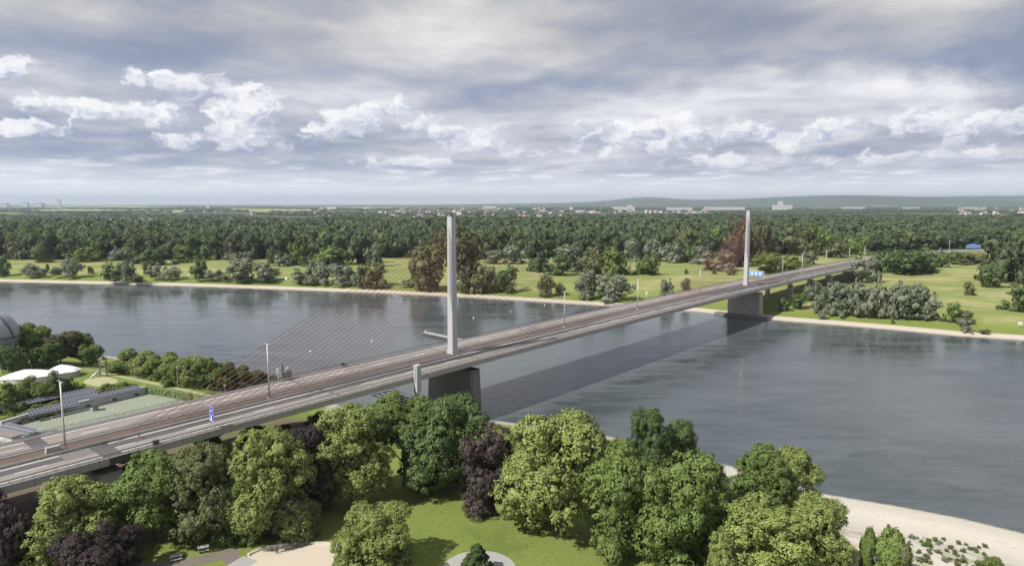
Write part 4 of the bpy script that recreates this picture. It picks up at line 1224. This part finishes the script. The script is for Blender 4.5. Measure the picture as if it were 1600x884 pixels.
mb = MB(); mb.box((0, 0, .45), (.3, .3, .95), .4); mb.build('post_body', 'kerb_white', t_)
mb = MB(); mb.box((.22, 0, .25), (.35, .25, .5), .4); mb.build('flower_tub', 'leaf_lime' if False else 'wood_grey', t_)
P = on_ground(1388, 825)
t_ = thing('waste_bin', 'small dark waste bin alone on the open sand', 'bin', tuple(P))
mb = MB(); mb.lathe((0, 0, 0), [(.26, 0), (.32, .8), (.34, .82)], 12); mb.build('bin_body', 'steel_dark', t_)
mb = MB(); mb.lathe((0, 0, .83), [(.36, 0), (.3, .12), (.05, .17)], 12); mb.build('lid', 'steel_dark', t_)
# scattered beach shrubs
for i in range(80):
    x = 1412 + 130 * rngf.random() ** .8; y = 838 + (x - 1412) * .13 + rngf.uniform(-4, 40)
    P = on_ground(x, y); o = link('beach_shrub', far_proto('bush', i % 4)); setmat(o, [O_, W_, O_, G_][i % 4])
    r = rngf.uniform(.2, .7); o.location = P; o.scale = (r * 1.2, r * 1.1, r * .8); o.rotation_euler.z = rngf.uniform(0, 6)
    tag(o, 'knee-high tuft of scrub scattered on the pale sand behind the beach', 'shrub', 'scrub tufts on the sand')
# ------------------------------------------------------------------ gas sphere, hall, basins
P = on_ground(-6, 578); dep = depth(P); R = 33.8 * dep / FPX
zc_ = top_z(P, 521)
t_ = thing('gas_sphere', 'large grey spherical gas tank on legs at the picture edge by the river', 'gas tank', tuple(P))
z = zc_ - P[2]; prof_ = [(max(.05, R * math.sin(a)), z - R * math.cos(a)) for a in np.linspace(.02, math.pi - .02, 28)]
mb = MB(); mb.lathe((0, 0, 0), prof_, 40); mb.build('tank', 'sphere_grey', t_, True)
mb = MB(); mb.lathe((0, 0, z - .16 * R), [(R * 1.0, 0), (R * 1.05, 0), (R * 1.05, .35), (R * 1.0, .35)], 40); mb.build('gallery', 'steel_dark', t_)
for k_ in range(9):
    a = k_ * 2 * math.pi / 9; mb = MB(); mb.tube((R * .93 * math.cos(a), R * .93 * math.sin(a), 0), (R * .86 * math.cos(a), R * .86 * math.sin(a), z - .35 * R), .32, .32, 10); mb.build('leg', 'parapet_grey', t_)
for k_ in range(0, 9, 1):
    a, b_ = k_ * 2 * math.pi / 9, (k_ + 1) * 2 * math.pi / 9
    mb = MB(); mb.tube((R * .92 * math.cos(a), R * .92 * math.sin(a), .6), (R * .88 * math.cos(b_), R * .88 * math.sin(b_), z - .5 * R), .12, .12, 6); mb.build('brace', 'parapet_grey', t_)
mb = MB(); pts = [(1.03 * R * math.cos(ph) * math.cos(-.15 - .3 * ph), 1.03 * R * math.cos(ph) * math.sin(-.15 - .3 * ph), z + 1.03 * R * math.sin(ph)) for ph in np.linspace(-.1, 1.45, 26)]
mb.path(pts, .22, 6); mb.path([(p[0] * 1.03, p[1] * 1.03, p[2] + .9) for p in pts], .06, 5); mb.build('stair', 'steel_dark', t_)

P = on_ground(62, 593)
t_ = thing('white_hall', 'low white hall with two shallow domed membrane roofs beside the gas sphere', 'hall', tuple(P), .55); t_.scale = (.80, .80, .85)
def membrane(cx, cy, a, b_, h, z0, n=40):
    mb = MB(); rings = 6; n = 28
    for i in range(rings + 1):
        f = i / rings; rr = 1 - f * .97; zz = f ** .8
        for k_ in range(n):
            an = 2 * math.pi * k_ / n; sc_ = 1 + .05 * math.cos(an * 7) * (1 - f)
            sag = -.22 * math.cos(an * 7) * math.sin(f * math.pi)
            mb.v.append((cx + a * rr * sc_ * math.cos(an) - f * a * .12, cy + b_ * rr * sc_ * math.sin(an), z0 + h * zz + sag))
    for i in range(rings):
        for k_ in range(n): mb.f.append((i * n + k_, i * n + (k_ + 1) % n, (i + 1) * n + (k_ + 1) % n, (i + 1) * n + k_)); mb.m.append(0)
    mb.f.append(tuple(rings * n + k_ for k_ in range(n))); mb.m.append(0)
    return mb
membrane(-4, 0, 12, 7.5, 2.9, 2.6).build('membrane_roof', 'white_membrane', t_)
membrane(10, 1.5, 7.5, 6.5, 3.0, 2.8).build('membrane_roof', 'white_membrane', t_)
mb = MB(); mb.lathe((0, 0, 0), [(1, 0), (1, 2.62)], 32); mb.v = [(-4 + x_ * 11.4, y_ * 7, z_) for x_, y_, z_ in mb.v]; mb.build('wall', 'wall_pale', t_)
mb = MB(); mb.lathe((0, 0, 0), [(1, 0), (1, 2.82)], 32); mb.v = [(10 + x_ * 7, 1.5 + y_ * 6, z_) for x_, y_, z_ in mb.v]; mb.build('wall', 'parapet_grey', t_)

# sunken basin field
ZB = 7.25
basin = [(30, 662), (72, 651.5), (112, 642), (164, 630), (191, 623.5), (230, 614), (300, 627), (240, 648), (130, 680), (20, 705), (0, 690)]
fld = thing('basin_cover', 'pale green flat basin cover beside the bridge with rows of white vents', 'roof', tuple(at(150, 640, ZB)))
o0 = at(150, 640, ZB)
pts = [at(x, y, ZB)[:2] - o0[:2] for x, y in basin]
mb = MB(); mb.poly([tuple(p) for p in pts], -.6, .05); mb.build('cover_sheet', 'roof_green', fld)
for (x0, y0), (x1, y1), n_ in (((152, 636), (205, 649), 22), ((196, 626.5), (243, 636), 18), ((76, 653), (120, 667), 18)):
    a, b_ = at(x0, y0, ZB) - o0, at(x1, y1, ZB) - o0
    for off in (0, 1.2):
        mb = MB(); e0, e1 = a + np.array([off, off * .8, 0]), b_ + np.array([off, off * .8, 0])
        for k_ in range(n_ // 2 if off == 0 else n_ // 3):
            c = e0 + (e1 - e0) * k_ / (n_ // 2 - 1 if off == 0 else n_ // 3 - 1); vb = MB(); vb.lathe((c[0], c[1], .05), [(.22, 0), (.22, .2), (.06, .3)], 8); vb.build('vent', 'kerb_white', fld)
P = at(150, 641, ZB)
hut = thing('pump_hut', 'small dark pump hut between the two pale green basin covers', 'hut', tuple(P), .5)
mb = MB(); mb.box((0, 0, .9), (1.6, 2.2, 1.9)); mb.build('wall', 'wood_grey', hut); mb = MB(); mb.box((0, 0, 1.95), (1.9, 2.5, .2)); mb.build('roof', 'steel_dark', hut)
def wall_run(name, pxs, hgt, th, mat, lb, extra=None):
    pts = [at(x, y, 7.0) for x, y in pxs]; w = thing(name, lb, 'wall', tuple(pts[0])); mb = MB(); mc = MB()
    for a, b_ in zip(pts, pts[1:]):
        d = b_ - a; l = np.linalg.norm(d); c = (a + b_) / 2 - pts[0]; rz = math.atan2(d[1], d[0])
        mb.box((c[0], c[1], hgt / 2), (l + .02, th, hgt), rz); mc.box((c[0], c[1], hgt + .1), (l + .1, th + .3, .2), rz)
    mb.build('wall_face', mat, w); mc.build('coping', extra or 'parapet_grey', w); return w, pts
w, pts = wall_run('basin_wall', [(2, 672), (57, 655.5), (112, 643), (164, 631), (230, 615)], 2.7, .7, 'parapet_grey', 'long pale concrete wall along the pale green basin covers')
for k_, f in enumerate((.2, .42, .6, .78, .93)):
    Q = at(2 + 228 * f, np.interp(2 + 228 * f, [2, 57, 112, 164, 230], [672, 655.5, 643, 631, 615]), 7.0)
    c = Q - pts[0]; mb = MB(); mb.box((c[0] + .2, c[1] - .6, 1.0), (1.5, .5, .5), .55); mb.build('wall_vent', 'steel_dark', w)
w2, p2 = wall_run('ivy_wall', [(231, 615), (262, 620.5), (300, 627.5)], 2.7, .6, 'concrete_dark', 'ivy covered wall at the end of the basin covers')
V_ = []
for a, b_ in zip(p2, p2[1:]):
    for k_ in range(900):
        f = rngf.random(); c = a + (b_ - a) * f - p2[0]; V_.append((c[0] + rngf.normal(0, .25), c[1] - .3 + rngf.normal(0, .25), rngf.uniform(.3, 3.2)))
V_ = np.array(V_); link('ivy', quads_mesh('ivy', leaf_quads(V_, np.tile([-.3, -1, .3], (len(V_), 1)), .35, rngf), rngf.random(len(V_)), 'leaf_mid', np.tile([-.3, -.8, .5], (len(V_), 1))), w2)

def solar(px, py, L_, D_, tilt, rz, nx_, ny_, lb, z0=8.2, face=(0, 0)):
    P = at(px, py, z0); t_ = thing('solar_array', lb, 'solar panels', (P[0], P[1], z0 - .9), rz, 'solar arrays by the basins')
    me = bpy.data.meshes.new('panel'); c, s = math.cos(tilt), math.sin(tilt)
    f = lambda x, y, o: (x, y * c - o * -s * 0, y * s + .9 + o)
    vs = [f(-L_ / 2, -D_ / 2, 0), f(L_ / 2, -D_ / 2, 0), f(L_ / 2, D_ / 2, 0), f(-L_ / 2, D_ / 2, 0)]
    vs += [(x, y, z - .06) for x, y, z in vs]
    me.from_pydata(vs, [], [(0, 1, 2, 3), (7, 6, 5, 4), (0, 4, 5, 1), (1, 5, 6, 2), (2, 6, 7, 3), (3, 7, 4, 0)])
    uvl = me.uv_layers.new(); uvs = [(0, 0), (nx_, 0), (nx_, ny_), (0, ny_)]
    for li in range(len(me.loops)): uvl.data[li].uv = uvs[me.loops[li].vertex_index % 4]
    me.materials.append(MATS['solar_panel']); link('panel', me, t_)
    mb = MB()
    for x in np.linspace(-L_ / 2 + .4, L_ / 2 - .4, max(2, int(L_ / 4))):
        for e in (-1, 1):
            mb = MB(); mb.tube((x, e * D_ * .3 * c, -.8), (x, e * D_ * .3 * c, .85 + e * D_ * .3 * s), .06, .06, 5); mb.build('stand', 'galvanised', t_)
WR = math.atan2(*(at(230, 615, 7) - at(57, 655.5, 7))[1::-1][:2]) if False else math.atan2((at(230, 615, 7) - at(57, 655.5, 7))[1], (at(230, 615, 7) - at(57, 655.5, 7))[0])
solar(84, 636, 15, 3.0, .45, WR, 14, 2, 'long solar row along the top of the basin wall towards the picture edge', 10.4)
solar(178, 612.5, 17, 2.4, .45, WR, 16, 2, 'long solar row along the basin wall beside the low bushes', 10.4)
solar(126, 620, 11, 3.2, .45, WR, 10, 2, 'front row of the solar block behind the basin wall', 10.2)
solar(124, 613, 11, 3.2, .45, WR, 10, 2, 'back row of the solar block behind the basin wall', 10.4)
solar(50, 626, 24, 2.2, .45, WR, 22, 2, 'solar row behind the yellow-green planting', 9.4)
solar(24, 671, 15, 4.4, .3, -.42, 10, 3, 'large solar array at the picture edge just above the bridge', 9.6)
solar(72, 675, 6, 1.6, .3, .4, 6, 2, 'small tilted solar strip at the bridge railing', 8.2)
# shed roof under the large array
P = at(15, 683, 7.2); t_ = thing('service_shed', 'grey flat service shed below the large solar array at the bridge', 'shed', tuple(P), -.42)
mb = MB(); mb.box((0, 0, .9), (13, 6, 1.8)); mb.build('wall', 'wall_pale', t_); mb = MB(); mb.box((0, 0, 1.95), (13.8, 6.8, .25)); mb.build('roof', 'wood_grey', t_)

# plaza, path, play tower and small lamps on the tank side
pl = smooth_closed([(130, 597), (142, 590), (160, 588), (178, 591), (184, 596), (170, 601), (150, 603)])
sheet('plaza', pl, 'dry_path', 7.03)
ribbon('riverside_path', [at(x, y, 7) for x, y in ((150, 580), (185, 586), (230, 596), (280, 606), (320, 614), (360, 622))], 3.2, 'dry_path', .05)
ribbon('riverside_path', [at(x, y, 7) for x, y in ((130, 575), (175, 577), (188, 586))], 2.4, 'dry_path', .065)
P = on_ground(162, 587)
t_ = thing('play_tower', 'tall grey timber play tower between the trees and the river hedge', 'play tower', tuple(P), .4)
for a, b_ in ((-1.1, -1.1), (1.1, -1.1), (1.1, 1.1), (-1.1, 1.1)):
    mb = MB(); mb.box((a, b_, 3.4), (.24, .24, 6.8)); mb.build('post', 'wood_grey', t_)
for z in (2.2, 4.6):
    mb = MB(); mb.box((0, 0, z), (2.5, 2.5, .2)); mb.build('platform', 'wood_grey', t_)
mb = MB(); mb.lathe((0, 0, 6.8), [(2.0, 0), (.1, 1.5)], 4); mb.build('roof', 'steel_dark', t_)
mb = MB(); mb.tube((-1.3, -1.3, 2.2), (-4.2, -2.6, .2), .45, .45, 10); mb.build('slide', 'galvanised', t_, True)
for x, y, h_, lb in ((49, 577, 30, 'slim path lamp behind the white hall'), (211, 595, 26, 'slim path lamp before the start of the river hedge'), (278, 607, 34, 'slim path lamp beside the small round bush at the river hedge'), (352, 622, 20, 'slim path lamp seen between the red cables'), (35, 602, 15, 'short dark lamp post before the white hall')):
    P = on_ground(x, y); k_ = h_ * depth(P) / FPX; t_ = thing('path_lamp', lb, 'street lamp', tuple(P), 0, 'path lamps by the river')
    mb = MB(); mb.tube((0, 0, 0), (0, 0, k_), .11, .07, 8); mb.build('pole', 'galvanised', t_)
    mb = MB(); mb.lathe((0, 0, k_), [(.12, 0), (.42, .12), (.42, .22), (.1, .34)], 10); mb.build('lamp_head', 'parapet_grey', t_)

# ------------------------------------------------------------------ things on the river and the far shore
a = at(664, 522, 0); b_ = at(735, 537, 0)
t_ = thing('landing_pontoon', 'dark landing pontoon with a pale railing on the water behind the large pylon', 'pontoon', tuple((a + b_) / 2), math.atan2((b_ - a)[1], (b_ - a)[0]))
l = float(np.linalg.norm(b_ - a))
mb = MB(); mb.box((0, 0, .35), (l, 3.6, 1.5)); mb.build('hull', 'steel_dark', t_)
mb = MB(); mb.box((0, 0, 1.2), (l + .3, 3.9, .2)); mb.build('deck', 'table_grey', t_)
mb = MB()
for s_ in (-1.8, 1.8):
    for x in np.arange(-l / 2 + .2, l / 2, 1.3): mb.tube((x, s_, 1.3), (x, s_, 2.7), .05, .05, 5)
    for z in (2.0, 2.7): mb.tube((-l / 2, s_, z), (l / 2, s_, z), .05, .05, 5)
mb.build('railing', 'steel_dark', t_)
mb = MB(); mb.lathe((-l / 2 + .6, 0, 1.3), [(.4, 0), (.4, .9), (.1, 1.2)], 10); mb.build('light_buoy', 'white_plain', t_)
for i, (x, y, lb) in enumerate([(485, 549, 'white buoy on the water under the outer red cables'), (581, 533, 'white buoy on the water among the inner red cables'), (740, 497, 'white buoy just past the large pylon'), (798, 487, 'white buoy in the dark reflections past the large pylon'), (851, 477, 'white buoy close to the far shore before the first mast'), (1061, 507, 'white buoy below the deck edge at mid river')][:5]):
    P = at(x, y, 0); t_ = thing('buoy', lb, 'buoy', tuple(P), 0, 'white buoys on the river'); t_.scale = (.7, .7, .5)
    mb = MB(); mb.lathe((0, 0, -.3), [(.5, 0), (.75, .4), (.55, .8), (.3, 1.5), (.05, 1.7)], 12); mb.build('float', 'white_plain', t_, True)
    mb = MB(); mb.tube((0, 0, 1.3), (0, 0, 1.9), .05, .05, 6); mb.build('topmark', 'white_plain', t_)
for x, y, w, h_, lb in ((1594, 509, 2.8, 1.6, 'white board on the far bank at the picture edge'), (447, 439, 2.6, 2.4, 'round white river sign on the far meadow in the willow gap'), (1270, 479, 1.2, 3.0, 'white marker board on the green bank past the far river pier'), (1010, 462, 1.4, 2.4, 'pale yellow-white marker board before the far shore at mid river'), (296, 431, 1.8, 1.8, 'white board beside the upright dark bush on the far meadow')):
    P = on_ground(x, y); t_ = thing('river_sign', lb, 'sign', tuple(P), 0, 'white boards on the far bank')
    mb = MB()
    if 'round' in lb:
        mb.tube((0, -.06, 2.4), (0, .06, 2.4), 1.3, 1.3, 16)
    else: mb.box((0, 0, .8 + h_ / 2), (w, .12, h_))
    mb.build('board', 'white_plain', t_)
    mb = MB(); mb.tube((0, .1, 0), (0, .1, .9 + h_ / 2), .09, .09, 6); mb.build('post', 'galvanised', t_)
# paved revetment round the far river pier
P1_ = bp(280, 16); pts = [bp(280 + a, b_)[:2] for a, b_ in ((-9, -18), (8, -18), (12, 0), (8, 18), (-9, 18), (-12, 0))]
mb = MB(); mb.poly([tuple(p) for p in pts], -1, 1.2); tag(mb.build('pier_revetment', 'concrete_dark'), kind='structure')

# ------------------------------------------------------------------ air
m, nt, b, t = newmat('haze_air')
nt.nodes.remove(b); pv = nt.nodes.new('ShaderNodeVolumePrincipled')
pv.inputs['Color'].default_value = (.72, .84, 1.0, 1); pv.inputs['Density'].default_value = 4.4e-5; pv.inputs['Anisotropy'].default_value = .2
nt.links.new(pv.outputs[0], nt.nodes['Material Output'].inputs['Volume'])
mb = MB(); mb.box((4000, 14000, 252), (86000, 64000, 516)); tag(mb.build('haze', 'haze_air'), kind='stuff')

# ------------------------------------------------------------------ light and sky
SUN_EL, SUN = 46, np.array([-.83, -.56])
az = math.atan2(SUN[0], SUN[1])
ld = bpy.data.lights.new('sun', 'SUN'); ld.energy = 4.7; ld.angle = rad(.6); ld.color = (1, .955, .88)
lo = bpy.data.objects.new('sun', ld); COL.objects.link(lo)
dv = Vector((SUN[0] * math.cos(rad(SUN_EL)), SUN[1] * math.cos(rad(SUN_EL)), math.sin(rad(SUN_EL))))
lo.rotation_euler = dv.to_track_quat('Z', 'Y').to_euler()
w = bpy.data.worlds.new('World'); scene.world = w; w.use_nodes = True
nt = w.node_tree; t = T(nt); bg = nt.nodes['Background']; bg.inputs['Strength'].default_value = .1
sky = nt.nodes.new('ShaderNodeTexSky'); sky.sky_type = 'NISHITA'; sky.sun_disc = False
sky.sun_elevation = rad(SUN_EL); sky.sun_rotation = az
g = t.coord('Generated'); x, y, z = t.sep(g)
zz = z.max(0.0)
azm = x._m('ARCTAN2', y)
den = zz + .075
pl = t.comb(x / den, y / den, 0.0)
ov = t.noise(t.scale(pl, (.62, 1.5, 1)), 1, 9, .58, .35)
ov2 = t.noise(t.shift(t.scale(pl, (.25, .55, 1)), (3.7, 1.2, 0)), 1, 4, .5, .2)
def billow(v, scale, detail=3):
    n = nt.nodes.new('ShaderNodeTexVoronoi'); n.feature = 'F1'; n.voronoi_dimensions = '2D'
    nt.links.new(v.s, n.inputs['Vector']); n.inputs['Scale'].default_value = scale
    n.inputs['Detail'].default_value = detail; n.inputs['Roughness'].default_value = .5
    return S(nt, n.outputs['Distance']) * -1 + 1.0
def n2d(v, scale=1, detail=4, rough=.5, dist=0.0, color=False):
    r = t.noise(v, scale, detail, rough, dist, color); r.s.node.noise_dimensions = '2D'; return r
# angular coordinates in degrees, gently warped so that no outline stays a plain ellipse
A0 = azm * 57.2958; E0 = zz * 57.2958
base_q = t.comb(A0, E0 * 1.7, 0.0)
wn = t.sep(n2d(base_q, .16, 4, .55, 0, True))
A1 = A0 + (wn[0] - .5) * 9.0; E1_ = E0 + (wn[1] - .5) * 3.0
wn2 = t.sep(n2d(t.shift(base_q, (31, 7, 2)), .55, 4, .6, 0, True))
A2 = A0 + (wn2[0] - .5) * 3.6; E2 = E0 + (wn2[1] - .5) * 1.5
def mad(a, b_, c):
    n = nt.nodes.new('ShaderNodeMath'); n.operation = 'MULTIPLY_ADD'
    for i_, v in enumerate((a, b_, c)):
        if isinstance(v, S): nt.links.new(v.s, n.inputs[i_])
        else: n.inputs[i_].default_value = v
    return S(nt, n.outputs[0])
def gauss(A, E_, a0, e0, wa, we):
    da = mad(A, 1 / wa, -a0 / wa); de = mad(E_, 1 / we, -e0 / we)
    n = nt.nodes.new('ShaderNodeMath'); n.operation = 'POWER'; n.inputs[0].default_value = .36788
    nt.links.new(mad(da, da, de * de).s, n.inputs[1]); return S(nt, n.outputs[0])
def total(lst, A, E_):
    r = 0.0
    for q_ in lst: r = mad(gauss(A, E_, *q_[:4]), q_[4] if len(q_) > 4 else 1.0, r)
    return r
# high sheet: soft rolls seen in perspective
n_roll = n2d(t.scale(pl, (.85, .80, 1)), 1.0, 7, .55, .12)
n_big = n2d(t.shift(t.scale(pl, (.30, .42, 1)), (5.3, 1.7, 0)), 1.0, 4, .5, .1)
n_fine = n2d(t.shift(t.scale(pl, (2.4, 2.2, 1)), (2, 8, 0)), 1.0, 5, .6, .25)
roll = n_roll * .62 + n_big * .30 + n_fine * .18 - .03
DARK = [(37.5, 9.3, 5.0, 3.0, .24), (-16, 4.3, 7, .9, .13), (-33, 4.2, 7, 1.2, .14), (-26, 11.2, 8, 1.0, .06), (-26, 14.5, 4, 1.0, .09), (0, 9.6, 9, .8, .07), (14, 13, 10, 1.1, .05),
        (14, 4.2, 5, .5, .08), (28, 4.2, 8, .6, .11), (-34, 16.8, 12, 1.6, .08), (5, 17, 12, 1.0, .05), (22, 10.4, 7, .6, .06)]
LITE = [(14, 8.0, 13, 1.6, .15), (30, 8.6, 4.0, 1.3, .20), (-4, 13.5, 14, 1.6, .04), (20, 6.6, 15, 1.3, .10), (-11, 8.0, 6, 1.2, .04), (33, 14.5, 10, 1.8, .07)]
lum = roll - total(DARK, A1, E1_) * 1.45 - E0.step(11, 18) * .035 + total(LITE, A1, E1_)
layer = t.ramp(lum, [(.27, (.225, .262, .375)), (.38, (.285, .318, .425)), (.48, (.395, .415, .480)), (.56, (.520, .532, .580)), (.66, (.68, .69, .72)), (.79, (.84, .84, .84))])
warm = E0.step(8.5, 13.5)
layer = t.mix(warm * .8, layer, t.mix(1.0, layer, (1.0, .955, .865), 'MULTIPLY'))
# cumulus heaps with crisp cauliflower tops and greyer bases
CUM = [(-24.8, 8.6, 3.6, 1.3), (-21.2, 7.2, 2.4, 1.7), (-28.5, 6.6, 3.4, .8), (-37, 8.6, 3.4, 1.2), (-33.4, 6.9, 2.4, .75), (-22.5, 4.9, 4.2, 1.0), (-35, 5.0, 3, .5),
       (8, 5.3, 3.0, 1.3), (13, 5.7, 3.6, 1.4), (19.5, 5.2, 3.4, .9), (25.5, 5.5, 3.0, 1.0), (31, 5.8, 3.0, .9), (36.5, 5.2, 3.4, 1.0),
       (-11, 6.9, 4.0, 1.2), (-4.2, 5.4, 3.6, 1.1), (-15, 5.6, 3, .8), (2, 4.3, 3.6, .7), (17, 3.4, 5, .5), (-9, 3.3, 5, .45), (30, 3.4, 5, .5)]
v0 = t.comb(A2, E2 * 1.3, 0.0); v1 = t.shift(v0, (-.35, .62, 0))
def puffy(v): return mad(billow(v, .30, 3), .80, n2d(v, .26, 6, .58) * .80)
p0, p1 = puffy(v0), puffy(v1)
r_, hgt = 0.0, 0.0
for a_, e_, wa_, we_ in CUM:
    de_ = mad(E2, 1 / we_, -e_ / we_); da_ = mad(A2, 1 / wa_, -a_ / wa_)
    n_ = nt.nodes.new('ShaderNodeMath'); n_.operation = 'POWER'; n_.inputs[0].default_value = .36788
    nt.links.new(mad(da_, da_, de_ * de_).s, n_.inputs[1]); g_ = S(nt, n_.outputs[0])
    r_ = g_ + r_; hgt = mad(g_, de_, hgt)
d0_ = mad(r_.min(1.15), .95, p0) - 1.02
cm = d0_.step(-.14, .26) * r_.step(.06, .26)
sh = ((p0 - p1) * .95 + mad(hgt, .24, .56) + (d0_ - .25) * .18).clamp()
ccol = t.ramp(sh, [(.02, (.300, .340, .465)), (.32, (.450, .482, .585)), (.55, (.645, .660, .715)), (.80, (.83, .83, .835)), (1, (.90, .90, .89))])
cl = t.mix(cm * .86, layer, ccol)
lg_ = (zz + .010)._m('LOGARITHM', 2.718)
lowv = t.comb(azm * 11.0, lg_ * 3.4, 0.0)
lb0 = mad(billow(lowv, 1.25, 2), .55, n2d(lowv, 1.0, 5, .55) * .75); lb1 = mad(billow(t.shift(lowv, (-.05, .17, 0)), 1.25, 2), .55, n2d(t.shift(lowv, (-.05, .17, 0)), 1.0, 5, .55) * .75)
lsh = ((lb0 - lb1) * 1.0 + mad(lb0, 1.1, -.28)).clamp()
low_c = t.ramp(lsh, [(.18, (.430, .475, .600)), (.40, (.590, .625, .715)), (.60, (.740, .760, .815)), (.85, (.90, .905, .92))])
kl = (E0 * -1 + 4.6).step(0, 3.0) * (lb0.step(.50, .80) * .45 + .40)
cl = t.mix(kl, cl, low_c)
hz = (E0 * -1 + 3.0).step(0, 2.6)
cl = t.mix(hz * .88, cl, (1.02, 1.02, 1.02))
hole = total([(4, 17.0, 5, .7, .8), (-30, 17.2, 6, .5, .9)], A1, E1_)
cl10 = t.scale(cl, (9.3, 9.3, 9.4))
fin = t.mix((hole * .6).clamp(), cl10, S(nt, sky.outputs[0]))
nt.links.new(fin.s, bg.inputs['Color'])

vs = scene.view_settings; vs.view_transform = 'Standard'; vs.look = 'None'; vs.exposure = .38; vs.gamma = 1
vs.use_curve_mapping = False
scene.cycles.max_bounces = 6; scene.cycles.diffuse_bounces = 2; scene.cycles.glossy_bounces = 3; scene.cycles.transmission_bounces = 3
scene.cycles.volume_bounces = 0; scene.cycles.transparent_max_bounces = 4
scene.cycles.use_denoising = True
